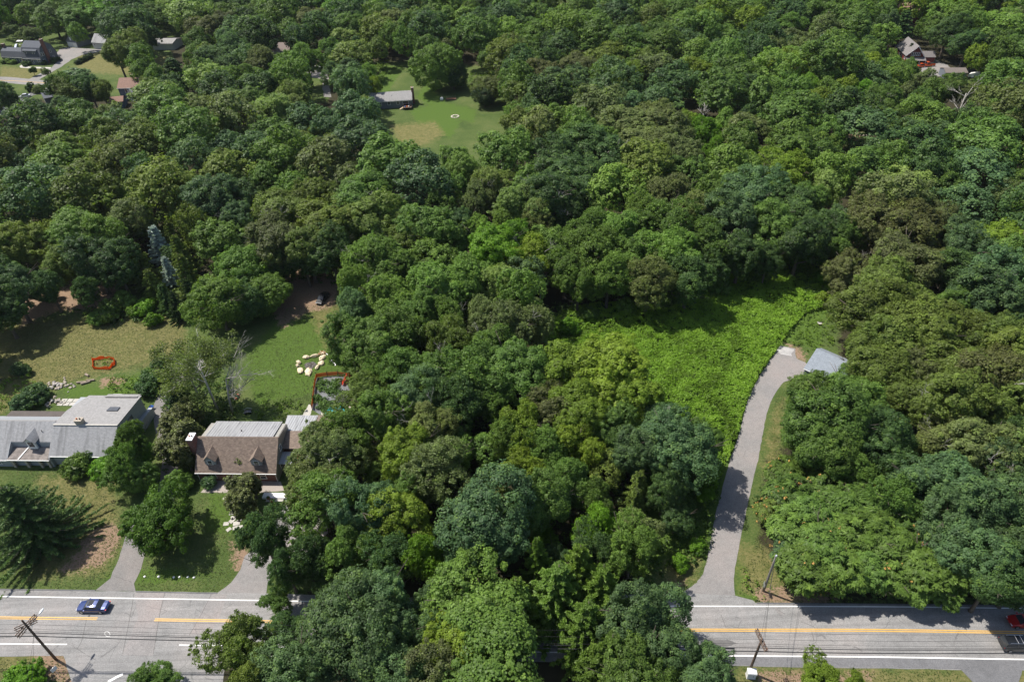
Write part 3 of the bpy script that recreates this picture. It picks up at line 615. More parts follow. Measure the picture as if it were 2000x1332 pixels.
for i in range(11):
    x = 13.6+i*.47; b = MB(); b.slab([(x-.02, 8.3, 4.14), (x+.02, 8.3, 4.14), (x+.02, 13.1, 3.37), (x-.02, 13.1, 3.37)], .05); b.build('roof_seam', 'metal_gray', er)
b = MB(); b.b2(13.4, 18.3, 8.6, 12.8, 0, 3.15); b.build('rear_wing_wall', 'side_taupe', hb)
b = MB(); gx0, gx1, gy0, gy1 = 17.9, 24.7, 6.9, 13.7; ax, ay = 21.3, 10.3
for q in ([(gx0, gy0, 2.9), (gx1, gy0, 2.9), (ax, ay, 5.1)], [(gx1, gy0, 2.9), (gx1, gy1, 2.9), (ax, ay, 5.1)], [(gx1, gy1, 2.9), (gx0, gy1, 2.9), (ax, ay, 5.1)], [(gx0, gy1, 2.9), (gx0, gy0, 2.9), (ax, ay, 5.1)]):
    b.slab(q, .12)
b.build('hipped_roof', 'roof_brown', hb); b = MB(); b.b2(gx0+.4, gx1-.4, gy0+.4, gy1-.4, 0, 2.75); b.build('sunroom_wall', 'side_taupe', hb)

# ---- gray roofed long house (house A)
ha = thing('long_gray_house', 'long weathered house with streaked gray shingle roofs and a recessed dormer', 'house', (-84.95, 86.4, 0), RZ)
W, D = 11.9, 12.4
b = MB(); b.yz([(0, 0), (D, 0), (D, 5.3), (3.9, 6.2), (0, 2.65)], 0, W); b.build('wall', 'side_gray', ha)
b = MB(); b.slab([(-.05, -.35, 2.55), (W+.2, -.35, 2.55), (W+.2, 3.9, 6.42), (-.05, 3.9, 6.42)], .16); b.build('front_roof', 'roof_gray', ha)
b = MB(); b.slab([(-.05, 3.903, 6.42), (W+.2, 3.903, 6.42), (W+.2, D+.3, 5.5), (1.6, D+.3, 5.5), (-.05, 8, 6.0)], .16); b.build('rear_roof', 'roof_gray2', ha)
b = MB(); b.box((W/2+.1, 3.9, 6.46), (W+.3, .3, .08)); b.build('ridge_cap', 'slab', ha)
b = MB(); b.slab([(5.2, D-.4, 5.8), (W-.3, D-.4, 5.8), (W-.3, D+1.0, 5.2), (5.0, D+1.0, 5.2)], .1); b.build('rear_eave_roof', 'roof_gray2', ha)
sk = MB(); sk.slab([(7.8, 7.9, 6.18), (9.9, 7.9, 6.18), (9.9, 9.0, 6.07), (8.0, 9.0, 6.07)], .12); sk.build('skylight', 'roof_slate', ha)
trimline(ha, -.05, W+.2, -.4, 2.5)
for u, z, w_ in ((6.3, 4.3, 1.7), (2.2, 3.3, 1.0), (3.6, 3.3, 1.0)): window(ha, 'R', u+1.2, z, w_, 1.0, W, D, 'side_weather')
b = MB(); b.yz([(8.5, 0), (D+.8, 0), (D+.8, 1.8), (8.5, 2.4)], W+.01, W+.8); b.build('lean_to', 'side_gray', ha)
for u in (5.6, 7.4, 9.4): window(ha, 'F', u, 1.4, 1.2, 1.4, W, D, 'white', 'dblue')
chimney(ha, 4.9, 4.35, 5.6, 7.3, 1.3, .9, 'stone', 'stone')
# left block
L0, L1 = -17.5, .0
for xa, xb, wp in ((L0, -8.0, [(-.6, 0), (9.2, 0), (9.2, 3.2), (4.6, 6.3), (-.6, 2.1)]), (-7.996, -.354, [(1.9, 0), (9.2, 0), (9.2, 3.2), (4.6, 6.3), (1.9, 4.0)]), (-.35, L1-.004, [(-.6, 0), (9.2, 0), (9.2, 3.2), (4.6, 6.3), (-.6, 2.1)])):
    b = MB(); b.yz(wp, xa, xb); b.build('wing_wall', 'side_gray', ha)
b = MB(); b.b2(-7.99, -.36, -.3, -.1, 0, 2.1); b.build('porch_back_wall', 'side_gray', ha)
c0, c1 = -8.0, -.35                                  # recess between these x
def fz(y): return 2.05+(y+.85)*(6.5-2.05)/(4.7+.85)
for x0, x1, y0, y1 in ((L0-.2, c0, -.85, 4.7), (c0, c1, 1.75, 4.7), (c1, L1-.06, -.85, 4.7)):
    b = MB(); b.slab([(x0, y0, fz(y0)), (x1, y0, fz(y0)), (x1, y1, fz(y1)), (x0, y1, fz(y1))], .15); b.build('wing_front_roof', 'roof_gray', ha)
b = MB(); b.slab([(L0-.2, 4.703, 6.5), (L1-.06, 4.703, 6.5), (L1-.06, 6.0, 5.5), (L0-.2, 6.0, 5.5)], .15); b.build('wing_rear_roof', 'roof_gray2', ha)
b = MB(); b.slab([(c0-.05, -.95, 2.22), (c1+.05, -.95, 2.22), (c1+.05, 1.7, 2.9), (c0-.05, 1.7, 2.9)], .12); b.build('porch_roof', plain('litter_strewn_shingle', (.19, .165, .15), .9, var=.55, scale=1.2), ha)
b = MB(); b.b2(c0, c1, 1.7, 1.9, 2.6, fz(1.75)-.1); b.yz([(-.85, 2.1), (1.75, 2.9), (1.75, fz(1.75)), (-.85, 2.2)], c0-.06, c0+.06); b.build('recess_wall', 'side_gray', ha)
b = MB(); b.slab([(-5.9, -.9, 2.36), (-5.7, -.9, 2.36), (-4.8, 1.65, 3.02), (-5.0, 1.65, 3.02)], .1); b.build('roof_divider', 'white', ha)
d = MB(); d.xz([(-4.6, 2.85), (-3.0, 2.85), (-3.0, 4.75), (-3.8, 5.6), (-4.6, 4.75)], 1.2, 3.4); dm = d.build('wall_dormer', 'white', ha)
for s in (-1, 1):
    q = [(-3.8, .9, 5.8), (-3.8, 4.1, 5.8), (-3.8+s*1.15, 3.1, 4.6), (-3.8+s*1.15, .9, 4.6)]
    if s > 0: q.reverse()
    b = MB(); b.slab(q, .1); b.build('dormer_roof', 'roof_gray', dm)
    b = MB(); b.box((-3.8+s*.95, 1.6, 3.75), (.4, .12, 1.5)); b.build('shutter', 'dblue', dm)
b = MB(); b.box((-3.8, 1.17, 4.0), (.95, .06, 1.2)); b.build('pane', 'glass', dm)
b = MB(); b.slab([(L0+3.3, 6.0, 3.45), (-1.3, 6.0, 3.45), (2.0, 10.6, 3.25), (L0+3.6, 10.6, 3.25)], .2); b.build('flat_roof', 'roof_dark', ha)
b = MB(); b.b2(L0+3.8, 0, 6.2, 10.3, 0, 3.1); b.build('rear_wing_wall', 'side_gray', ha)
trimline(ha, L0, c0, -.95, 1.95); trimline(ha, c0, L1, -1.02, 2.12)
window(ha, 'F', -14.0, 1.2, 2.6, 1.1, W, D, 'white', 'dblue', base=(0, -.62)); window(ha, 'F', -10.3, 1.2, 1.2, 1.1, W, D, 'white', base=(0, -.62))
for x in (-7.4, -4.8, -2.2, -.6): b = MB(); b.box((x, -.7, 1.0), (.45, .35, 2.0)); b.build('porch_pillar', 'stone', ha)
chimney(ha, L0+2.2, 2.4, 3, 8.3, 1.0, 1.3)
b = MB(); b.tube([(-2.3, 3.2, 5.1), (-2.3, 3.2, 5.7)], .07, 6); b.build('vent_pipe', 'blackish', ha)

# ---- blue-gray garage by the long drive, house running on under the oaks
hc = thing('garage_house', 'gray-blue roofed garage house half hidden under oaks at the drive end', 'house', (58.2, 101.35, 0), R_(-45))
W, D = 8.2, 7.4
body(hc, 0, W, 0, D, 2.8, 5.0, 4.3, 3.2, 'side_slate'); roof2(hc, 0, W, 0, D, 2.8, 5.0, 4.3, 3.2, 'roof_blue', .25)
trimline(hc, -.2, W+.2, -.3, 2.72)
b = MB(); b.box((W/2, -.04, 1.15), (5.0, .08, 2.3)); gd_ = b.build('garage_door', 'white', hc)
for i in range(3): b = MB(); b.box((W/2, -.09, .6+i*.6), (4.9, .03, .04)); b.build('door_seam', 'side_gray', gd_)
window(hc, 'L', 3.5, 2.0, .9, 1.0, W, D)
body(hc, 8.2, 22, -2.5, 7.6, 3.0, 6.2, 2.6, 3.0, 'side_slate', 'main_wall'); roof2(hc, 8.4, 22, -2.5, 7.6, 3.0, 6.2, 2.6, 3.0, 'roof_blue', .3)
for u in (11, 15, 19): window(hc, 'F', u, 1.5, 1.2, 1.4, W, D, base=(0, -2.5))

# ---- far houses
def simple_house(name, label, loc, rz, W, D, ze, zr, wall, roofm, wins=(), chim=None, zb=None, yr=None, oh=.35, gutter=True, cat='house'):
    t = thing(name, label, cat, (*loc, 0), rz)
    yr = D/2 if yr is None else yr; zb = ze if zb is None else zb
    body(t, 0, W, 0, D, ze, zr, yr, zb, wall); roof2(t, 0, W, 0, D, ze, zr, yr, zb, roofm, oh)
    if gutter: trimline(t, -.2, W+.2, -oh-.06, ze-.2)
    for s, u, z, w, h in wins: window(t, s, u, z, w, h, W, D)
    if chim: chimney(t, *chim)
    return t
# gray ranch in the clearing
p = g(735, 214); q = g(806, 209.5); rz = math.atan2(q[1]-p[1], q[0]-p[0]); Lr = math.hypot(q[0]-p[0], q[1]-p[1])
ox, oy = q[0]-math.cos(rz)*17.5, q[1]-math.sin(rz)*17.5
hr = simple_house('ranch_house', 'low gray ranch house with brick end chimney in the far clearing', (ox, oy), rz, 17.5, 8.6, 3.0, 4.9, 'side_weather', 'roof_gray2', [('F', 8.6, 2.0, 1.2, 1.3), ('F', 12.1, 2.0, 1.2, 1.2), ('F', 5.2, 2.0, 1.2, 1.2), ('F', 15.0, 1.6, 2.2, 2.1)], (17.9, 4.0, 0, 6.2, .9, 1.3))
b = MB(); b.b2(14.0, 17.4, -2.9, -.1, .75, .9); b.build('deck', 'pole', hr)
for x in (14.1, 17.3): 
    for y in (-2.8, -.4): b = MB(); b.box((x, y, .9), (.14, .14, 1.8)); b.build('deck_post', 'pole', hr)
b = MB(); b.box((15.7, -2.82, 1.7), (3.3, .08, .1)); b.box((15.7, -2.82, 1.3), (3.3, .05, .06)); b.build('deck_rail', 'pole', hr)
for i in range(4): b = MB(); b.b2(12.6+i*.35, 12.95+i*.35, -2.4, -1.2, 0, .2+i*.18); b.build('step', 'wood', hr)
b = MB(); b.box((16.6, -1.4, 1.25), (.7, .5, .7)); b.build('grill', 'blackish', hr)
b = MB(); b.tube([(9.7, 2.2, 3.9), (9.7, 2.2, 4.6)], .08, 6); b.build('vent_pipe', 'white', hr)
for i, c in enumerate(('blue', 'orange', 'white')): b = MB(); b.rock((14.7+i*.75, -2.0, 1.1), .3, seed=i); b.build('deck_toy', c, hr)

# gambrel house far left: ell + tall main block
e0 = at(3, 111.4, 2.6); e1 = at(49.8, 113.4, 2.6); rzd = math.atan2(e1[1]-e0[1], e1[0]-e0[0])
hd = thing('gambrel_house', 'dark gray gambrel colonial with brick chimney and white-trimmed windows beside the far road', 'house', (float(e1[0]), float(e1[1]), 0), rzd)
Wl = float(np.linalg.norm(e1[:2]-e0[:2]))
def gambrel(x0, x1, y0, D, ze, zk, zr, kin=.28):
    b = MB(); pr = [(y0, 0), (y0+D, 0), (y0+D, ze), (y0+D*(1-kin/2), zk), (y0+D/2, zr), (y0+D*kin/2, zk), (y0, ze)]
    b.yz(pr, x0, x1); b.build('wall', 'side_slate', hd)
    segs = [(y0-.25, ze-.1, y0+D*kin/2, zk), (y0+D*kin/2, zk, y0+D/2, zr), (y0+D/2, zr, y0+D*(1-kin/2), zk), (y0+D*(1-kin/2), zk, y0+D+.25, ze-.1)]
    for a, za, c, zc in segs:
        b = MB(); b.slab([(x0-.15, a, za+.15), (x1+.15, a, za+.15), (x1+.15, c, zc+.15), (x0-.15, c, zc+.15)], .12); b.build('roof', 'roof_slate', hd)
gambrel(-Wl, -.15, 0, 7.0, 2.6, 4.9, 6.0)
gambrel(0, 10.2, -1.6, 10.5, 2.8, 7.2, 9.4, .34)
b = MB(); b.b2(1.2, 8.4, -.9, 3.2, 3.0, 6.2); b.build('shed_dormer', 'side_slate', hd)
b = MB(); b.slab([(.9, -1.2, 6.2), (8.8, -1.2, 6.2), (8.8, 3.4, 8.5), (.9, 3.4, 8.5)], .15); b.build('dormer_roof', 'roof_slate', hd)
trimline(hd, -Wl, -.2, -.3, 2.5); trimline(hd, 0, 10.2, -1.9, 2.7)
for u in (2.3, 6.8): window(hd, 'F', u, 4.9, 1.2, 1.5, 10.2, 8.9, base=(0, -.9))
for u in (1.8, 5.0, 8.6): window(hd, 'F', u, 1.5, 1.1, 1.5, 10.2, 8.9, base=(0, -1.6))
for u in (-3.6, -6.2, -8.8, -11.6): window(hd, 'F', u, 1.4, 1.0, 1.4, 10.2, 8.9)
for u, z in ((0.2, 1.5), (6.2, 1.5), (1.0, 4.5), (5.6, 4.5), (3.2, 7.4), (-.2, 4.5)): window(hd, 'R', u, z, .95, 1.5, 10.2, 8.9)
b = MB(); b.box((-1.9, -.05, 1.15), (1.5, .1, 2.5)); dr = b.build('door_surround', 'white', hd); b = MB(); b.box((-1.9, -.12, 1.05), (.9, .06, 2.1)); b.build('door', 'brick', dr)
chimney(hd, 10.7, 2.6, 0, 10.6, .9, 1.5); chimney(hd, -Wl+.3, 3.5, 4, 7.6, 1.2, 1.2)
b = MB(); b.b2(-4.5, -.5, 7.5, 11, .3, .45); b.build('rear_deck', 'white', hd)

def at_house(pix_l, pix_r, z=0):
    a, c = at(*pix_l, z), at(*pix_r, z); return (float(a[0]), float(a[1])), math.atan2(c[1]-a[1], c[0]-a[0]), float(np.linalg.norm(c[:2]-a[:2]))
# two-car garage, barn and shed beyond it
lo, rz, w = at_house((133.5, 91.5), (154.5, 94)); t = thing('detached_garage', 'small gray garage with white double doors facing the drive loop', 'garage', (*lo, 0), rz)
b = MB(); b.xz([(0, 0), (7.4, 0), (7.4, 2.8), (3.7, 5.6), (0, 2.8)], 0, 9); b.build('wall', 'side_weather', t)
for s in (-1, 1):
    q = [(3.7, -.3, 5.8), (3.7, 9.3, 5.8), (3.7+s*4.1, 9.3, 2.7), (3.7+s*4.1, -.3, 2.7)]
    if s > 0: q.reverse()
    b = MB(); b.slab(q, .12); b.build('roof', 'roof_slate', t)
for x in (2.05, 5.35): b = MB(); b.box((x, -.05, 1.15), (3.1, .1, 2.3)); b.build('garage_door', 'white', t)
b = MB(); b.box((3.7, -.05, 4.0), (.9, .1, 1.4)); b.build('loft_door', 'white', t)
lo, rz, w = at_house((184, 95.5), (207, 97.5)); simple_house('white_barn', 'white walled barn with patchy gray roof at the end of the drive loop', lo, rz, 8.6, 7, 3.2, 6.2, 'side_white', 'roof_gray', [('F', 1.5, 1.9, .8, .9)], gutter=False, cat='barn')
lo, rz, w = at_house((72, 65), (81, 66)); simple_house('garden_shed', 'tiny gray shed with white trim under trees by the back lawn', lo, rz, 3.6, 2.6, 2.2, 3.2, 'side_weather', 'roof_slate', [('F', 1.1, 1.2, .6, 1.1), ('F', 2.5, 1.2, .6, 1.1)], gutter=False, cat='shed')
# house with tan roof
lo, rz, w = at_house((229, 171), (269, 170), 5.4); hk = simple_house('blue_house', 'blue house with tan shingle roof half hidden among the trees', lo, rz, 12.5, 8, 5.2, 7.8, 'side_blue', 'roof_tan', [('F', 3.2, 3.9, 1.1, 1.3), ('F', 8.3, 3.9, 1.1, 1.3), ('F', 3.2, 1.4, 1.1, 1.3)], (5.2, 4.5, 6.5, 8.9, .7, .7))
b = MB(); b.xz([(4.4, 0), (6.3, 0), (6.3, 3.6), (5.35, 4.9), (4.4, 3.6)], -1.6, .0); b.build('entry_porch', 'white', hk)
# red barn house
lo = g(1786, 135); hrb = thing('red_barn_house', 'dark red barn house with gray roof and long white windows above the truck', 'house', (169.0, 291.5, 0), R_(-8))
b = MB(); b.xz([(0, 0), (8.2, 0), (8.2, 3.4), (4.1, 8.6), (0, 4.4)], 0, 15); b.build('wall', 'side_red', hrb)
for q in ([(4.1, -.4, 8.85), (4.1, 15.4, 8.85), (-.5, 15.4, 4.3), (-.5, -.4, 4.3)], [(8.6, -.4, 3.2), (8.6, 15.4, 3.2), (4.1, 15.4, 8.85), (4.1, -.4, 8.85)]):
    b = MB(); b.slab(q, .15); b.build('roof', 'roof_dull', hrb)
b = MB(); b.slab([(-.3, -2.6, 2.7), (8.4, -2.6, 2.7), (8.4, -.05, 3.6), (-.3, -.05, 3.6)], .12); b.build('porch_roof', 'roof_dull', hrb)
for x in (0, 2.7, 5.4, 8.2): b = MB(); b.box((x, -2.45, 1.3), (.2, .2, 2.6)); b.build('porch_post', 'white', hrb)
for i in range(5): window(hrb, 'F', 2.2+i*.85, 5.0, .75, 1.7, 8.2, 15, mull=False)
for u in (1.5, 6, 9, 13): window(hrb, 'L', u, 3.0, 1.1, 1.5, 8.2, 15)
b = MB(); b.xz([(3.9, 8.45), (4.1, 8.7), (8.7, 3.2), (8.3, 3.1)], -.5, -.42); b.xz([(3.9, 8.45), (-.4, 4.2), (-.6, 4.4), (4.1, 8.7)], -.5, -.42); b.build('rake_trim', 'white', hrb)
hrb.scale = (.88, .88, .86)
body(hrb, 8.7, 14.2, 3, 9, 2.8, 4.6, 6, 2.8, 'side_red', 'side_wing'); roof2(hrb, 8.7, 14.2, 3, 9, 2.8, 4.6, 6, 2.8, 'roof_dull', .3)
b = MB(); b.b2(1, 7.5, -.12, -.02, .2, 2.3); b.build('garage_opening', 'blackish', hrb)
lo, rz, w = at_house((1848, 142), (1880, 142), 2.6); simple_house('low_shed', 'low brown roofed shed behind the canopy near the patterned umbrella', lo, rz, 8, 6, 2.5, 3.4, 'side_weather', plain('brown_gray_roof', (.16, .135, .12)), gutter=False, cat='shed')
sheet('driveway', [(1800, 128), (1812, 115), (1825, 117), (1850, 127), (1862, 140), (1850, 150), (1800, 150)], .02, 'drive', jitter=.3)
# others mostly swallowed by trees
lo, rz, w = at_house((514, 101), (560, 99), 5); simple_house('hidden_house', 'white house with dull brown roof showing between trees by the far street', lo, rz, 12, 8, 5, 7.4, 'side_white', plain('dull_brown_roof', (.16, .115, .1)), [('F', 9, 3.5, 1.1, 1.4)])
lo, rz, w = at_house((296, 85), (331, 85), 3.2); simple_house('gray_roof_house', 'flat gray roofed building with orange fascia behind the tan trees', lo, rz, 11, 9, 3.1, 4.1, 'side_white', 'roof_gray2', cat='building')
lo, rz, w = at_house((85, 190), (104, 186), 3.2); simple_house('dark_roof_garage', 'dark gray roofed garage beside a paved drive and hedges', lo, rz, 6, 8, 2.6, 3.8, 'side_weather', 'roof_slate', gutter=False, cat='garage')
lo, rz, w = at_house((208, 199), (228, 197), 3.0); simple_house('tan_roof_shed', 'tan roofed outbuilding just in front of the blue house', lo, rz, 6, 5, 2.6, 3.8, 'side_blue', 'roof_tan', gutter=False, cat='shed')
lo, rz, w = at_house((969, 132), (980, 130), 0); simple_house('white_house', 'narrow slice of a white house between the dark trees past the clearing', lo, rz, 8, 8, 6, 8, 'side_white', 'roof_gray', [('F', 1.2, 4, .8, 2)])
lo, rz, w = at_house((1936, 26), (1955, 24), 5); simple_house('brown_gable_house', 'distant brown roofed house poking out of the far canopy', lo, rz, 10, 8, 6, 8.6, 'side_white', plain('purple_brown_roof', (.17, .11, .1)), gutter=False)
lo, rz, w = at_house((1752, 18), (1776, 22), 5); simple_house('tan_far_house', 'distant tan roofed house with tall chimney above the red barn', lo, rz, 11, 8, 6, 9, 'side_red', 'roof_tan', (), (3, 3, 5, 13, 1, 1), gutter=False)
lo, rz, w = at_house((44, 10), (60, 12), 5); simple_house('pale_far_house', 'pale gray house barely visible beyond the farthest trees', lo, rz, 12, 8, 6, 8, 'side_gray', 'roof_gray', gutter=False)
lo, rz, w = at_house((545, 226), (566, 226), 3); simple_house('pale_roof_shed', 'pale roofed shed under a loose willowy crown', lo, rz, 6, 4, 2.6, 3.4, 'side_white', 'metal_white', gutter=False, cat='shed')
# far roads
sheet('far_road', [(-200, 145), (20, 151), (83, 157), (160, 165), (165, 176), (95, 168), (60, 167), (20, 163), (-200, 155)], .02, 'drive', jitter=.2, sub=4)
stripe('far_road_centre_line', [(-100, 156), (0, 157.5), (80, 162), (130, 168)], .3, 'yellow_line', z=.05)
sheet('driveway', [(55, 156), (75, 146), (100, 133), (115, 118), (108, 108), (118, 96), (132, 93), (160, 95), (200, 97), (190, 103), (160, 108), (140, 117), (120, 131), (95, 145), (74, 158)], .025, 'drive', jitter=.2, sub=3)
sheet('front_walk', [(38, 130), (44, 126), (58, 131), (100, 132), (98, 135), (55, 134), (40, 133)], .03, 'slab')
sheet('paved_drive', [(0, 212), (30, 200), (50, 188), (60, 180), (95, 172), (100, 177), (62, 188), (45, 200), (30, 222), (0, 225)], .025, 'dark_asphalt', jitter=.3, sub=3)
sheet('far_street', [(596, 128), (636, 128), (640, 145), (648, 190), (632, 190), (628, 155), (596, 150)], .02, 'drive', jitter=.3, sub=3)
sheet('gravel_track', [(695, 128), (712, 132), (708, 150), (720, 172), (730, 185), (718, 185), (705, 165)], .02, 'gravel', jitter=.5, sub=3)

# ------------------------------------------------------------------ vehicles
def car(name, label, loc, rz, paint_, L=4.7, Wd=1.82, Ht=1.45, kind='sedan', cat='car', sunroof=False):
    t = thing(name, label, cat, (*loc, .05), rz); hw = Wd/2
    if kind == 'suv': st = [(0, .45, .72, .80), (.05, .28, .85, .93), (.30, .24, 1.03, 1.0), (.62, .24, 1.05, 1.0), (.93, .28, 1.05, .96), (1, .5, .95, .88)]
    elif kind == 'pickup': st = [(0, .5, .8, .86), (.04, .35, .95, .96), (.24, .3, 1.08, 1.0), (.58, .3, 1.1, 1.0), (.96, .35, 1.1, .98), (1, .5, 1.05, .95)]
    else: st = [(0, .38, .58, .70), (.04, .24, .68, .90), (.26, .2, .88, 1.0), (.55, .2, .93, 1.0), (.80, .22, .95, .99), (.96, .26, .9, .88), (1, .45, .78, .74)]
    prof = [(-1, .0), (-1.0, .45), (-.97, .75), (-.86, 1.0), (-.4, 1.035), (.4, 1.035), (.86, 1.0), (.97, .75), (1.0, .45), (1, .0)]
    b = MB(); vs = []; n = len(prof)
    for x, zl, zb, wf in st:
        for yy, zz in prof: vs.append((x*L-L/2, yy*hw*wf, zl+(zb-zl)*zz))
    fs = [(i*n+j, i*n+(j+1) % n, (i+1)*n+(j+1) % n, (i+1)*n+j) for i in range(len(st)-1) for j in range(n)]
    fs += [tuple(range(n-1, -1, -1)), tuple((len(st)-1)*n+j for j in range(n))]
    b.add(vs, fs); bd = b.build('body', 'car_'+paint_, t, smooth=False)
    me = bd.data; bm = None
    if kind == 'suv': c0, c1, r0, r1 = .24, .985, .36, .93
    elif kind == 'pickup': c0, c1, r0, r1 = .23, .56, .32, .54
    else: c0, c1, r0, r1 = .25, .86, .40, .70
    zb = {'suv': 1.05, 'pickup': 1.1}.get(kind, .93); X = lambda f: f*L-L/2
    tw, bw = hw*.72, hw*.9
    b = MB(); b.add([(X(c0), -bw*.93, zb-.03), (X(c1), -bw*.93, zb-.03), (X(c1), bw*.93, zb-.03), (X(c0), bw*.93, zb-.03), (X(r0), -tw, Ht-.05), (X(r1), -tw, Ht-.05), (X(r1), tw, Ht-.05), (X(r0), tw, Ht-.05)],
                    [(3, 2, 1, 0), (4, 5, 6, 7), (0, 1, 5, 4), (1, 2, 6, 5), (2, 3, 7, 6), (3, 0, 4, 7)]); b.build('windows', 'glass', t)
    b = MB(); k = 6; vs = []
    for i in range(k+1):
        f = i/k; x = X(r0)+(X(r1)-X(r0))*f; zc = Ht-.045+.06*math.sin(f*3.14)
        for y, dz in ((-tw-.02, -.02), (-tw*.5, .02), (tw*.5, .02), (tw+.02, -.02)): vs.append((x, y, zc+dz))
    b.add(vs, [(i*4+j, (i+1)*4+j, (i+1)*4+j+1, i*4+j+1) for i in range(k) for j in range(3)]); rf = b.build('roof', 'car_'+paint_, t)
    for s in (-1, 1):
        for (x0, x1) in ((c0, r0), (c1, r1)):
            b = MB(); b.tube([(X(x0), s*bw*.93, zb-.02), (X(x1), s*tw, Ht-.04)], .04, 4); b.build('pillar', 'car_'+paint_, t)
        b = MB(); b.tube([(X((c0+c1)/2+.02), s*(bw*.93+.01), zb), (X((r0+r1)/2+.02), s*(tw+.01), Ht-.03)], .035, 4); b.build('pillar', 'car_'+paint_, t)
        b = MB(); b.box((X(c0)+.35, s*(hw+.08), zb+.02), (.16, .2, .12)); b.build('mirror', 'car_'+paint_, t)
        b = MB(); b.box((X(.025), s*hw*.62, st[1][2]-.12), (.22, .36, .12)); b.build('headlight', 'headl', t)
        b = MB(); b.box((X(.985), s*hw*.66, st[-1][2]-.08), (.14, .34, .14)); b.build('tail_light', 'tail', t)
        for x in (.185, .80):
            b = MB(); b.tube([(X(x), s*(hw-.24), .30), (X(x), s*(hw+.01), .30)], .33, 14); wh = b.build('wheel', 'tyre', t)
            b = MB(); b.tube([(X(x), s*(hw+.005), .30), (X(x), s*(hw+.03), .30)], .21, 10); b.build('rim', 'chrome', wh)
    if sunroof: b = MB(); b.box((X(.5), 0, Ht+.035), (.75, .95, .02)); b.build('sunroof', 'glass', t)
    if kind == 'suv':
        for s in (-1, 1): b = MB(); b.tube([(X(.42), s*tw*.9, Ht+.09), (X(.88), s*tw*.9, Ht+.09)], .03, 4); b.build('roof_rail', 'chrome', t)
        for f in (.52, .66): b = MB(); b.tube([(X(f), -tw*.9, Ht+.12), (X(f), tw*.9, Ht+.12)], .025, 4); b.build('crossbar', 'chrome', t)
    if kind == 'pickup': b = MB(); b.b2(X(.60), X(.97), -hw*.82, hw*.82, 1.0, 1.16); b.build('bed_liner', 'blackish', t)
    return t
RH = R_(-3.1)
p = at(183, 1184, .5); car('blue_sedan', 'dark blue sedan driving on the road below the side drive', (float(p[0]), float(p[1])), RH, 'navy', sunroof=True)
p = at(2001, 1213, .5); car('red_car', 'bright red car half out of frame in tree shade', (float(p[0]), float(p[1])), RH, 'redcar', L=4.4, Ht=1.35)
p = at(1990, 1256, .8); car('black_suv', 'black sport utility vehicle with roof rails near the road edge line', (float(p[0]), float(p[1])), RH+math.pi, 'blackcar', L=4.8, Wd=1.9, Ht=1.75, kind='suv')
p = at(630, 582, .6); car('parked_sedan', 'black car parked on bare dirt beneath the trees', (float(p[0]), float(p[1])), R_(75), 'blackcar')
p = at(625, 135, .8); car('white_suv', 'white sport utility vehicle parked on the far street', (float(p[0]), float(p[1])), R_(-8), 'whitecar', L=4.7, Ht=1.7, kind='suv')
p = at(48, 188, .6); car('white_car', 'small white car beside the dark tree and paved drive', (float(p[0]), float(p[1])), R_(20), 'whitecar')
p = at(31, 215, .6); car('shaded_car', 'dark car in deep shade on the paved drive', (float(p[0]), float(p[1])), R_(20), 'blackcar')
p = at(1813, 126, .8); car('orange_pickup', 'orange pickup truck parked before the red barn house', (float(p[0]), float(p[1])), R_(5), 'orangecar', L=5.3, Wd=1.95, Ht=1.8, kind='pickup', cat='truck')
p = at(1798, 129, .5); car('orange_car', 'orange car partly behind foliage next to the pickup', (float(p[0]), float(p[1])), R_(5), 'orangecar', L=4.2)

# ------------------------------------------------------------------ utility poles, lamp, signs, wires
def upole(label, base, H, mat, arms=(), az=0.0, lean=(0, 0), lamp=None, cables=True):
    t = thing('utility_pole', label, 'utility pole', (*base, 0))
    b = MB(); b.tube([(0, 0, -.3), (lean[0]*.3, lean[1]*.3, H*.35), (lean[0]*.8, lean[1]*.8, H*.8), (lean[0], lean[1], H)], [.19, .17, .145, .12], 8); b.build('pole', mat, t, smooth=True)
    for z, L, a in arms:
        b = MB(); c, s = math.cos(a), math.sin(a); ox, oy = lean[0]*z/H, lean[1]*z/H
        for k in (-.17, .17): b.box((ox-s*k, oy+c*k, z), (L, .07, .1), a)
        ar = b.build('crossarm', 'pole_gray' if mat != 'pole' else 'pole', t)
        for u in (-.46, -.24, .24, .46):
            q = MB(); q.tube([(ox+c*u*L, oy+s*u*L, z+.06), (ox+c*u*L, oy+s*u*L, z+.3)], [.05, .07], 6); q.build('insulator', 'insul', ar)
        q = MB(); q.tube([(ox-c*L*.3, oy-s*L*.3, z-.05), (ox, oy, z-.8), (ox+c*L*.3, oy+s*L*.3, z-.05)], .025, 4); q.build('brace', 'galv', t)
    return t
pb = at(110, 1288); H1 = 10.3
up1 = upole('dark wooden utility pole with two crossed arms and a street lamp arm', (float(pb[0]), float(pb[1])), H1, 'pole', [(9.3, 2.6, R_(30)), (8.9, 2.6, R_(30)), (9.1, 3.2, R_(72)), (8.7, 3.2, R_(76))], lean=(-.1, .25))
lh = at(78, 1197, 8.4)-pb
b = MB(); b.tube([(-.1, .2, 7.6), (lh[0]*.4, lh[1]*.4, 8.3), (lh[0]*.85, lh[1]*.85, 8.45)], .035, 5); b.build('lamp_arm', 'galv', up1)
b = MB(); a = math.atan2(lh[1], lh[0]); u = np.array([math.cos(a), math.sin(a)]); c0_ = lh[:2]*.92
vs = [];
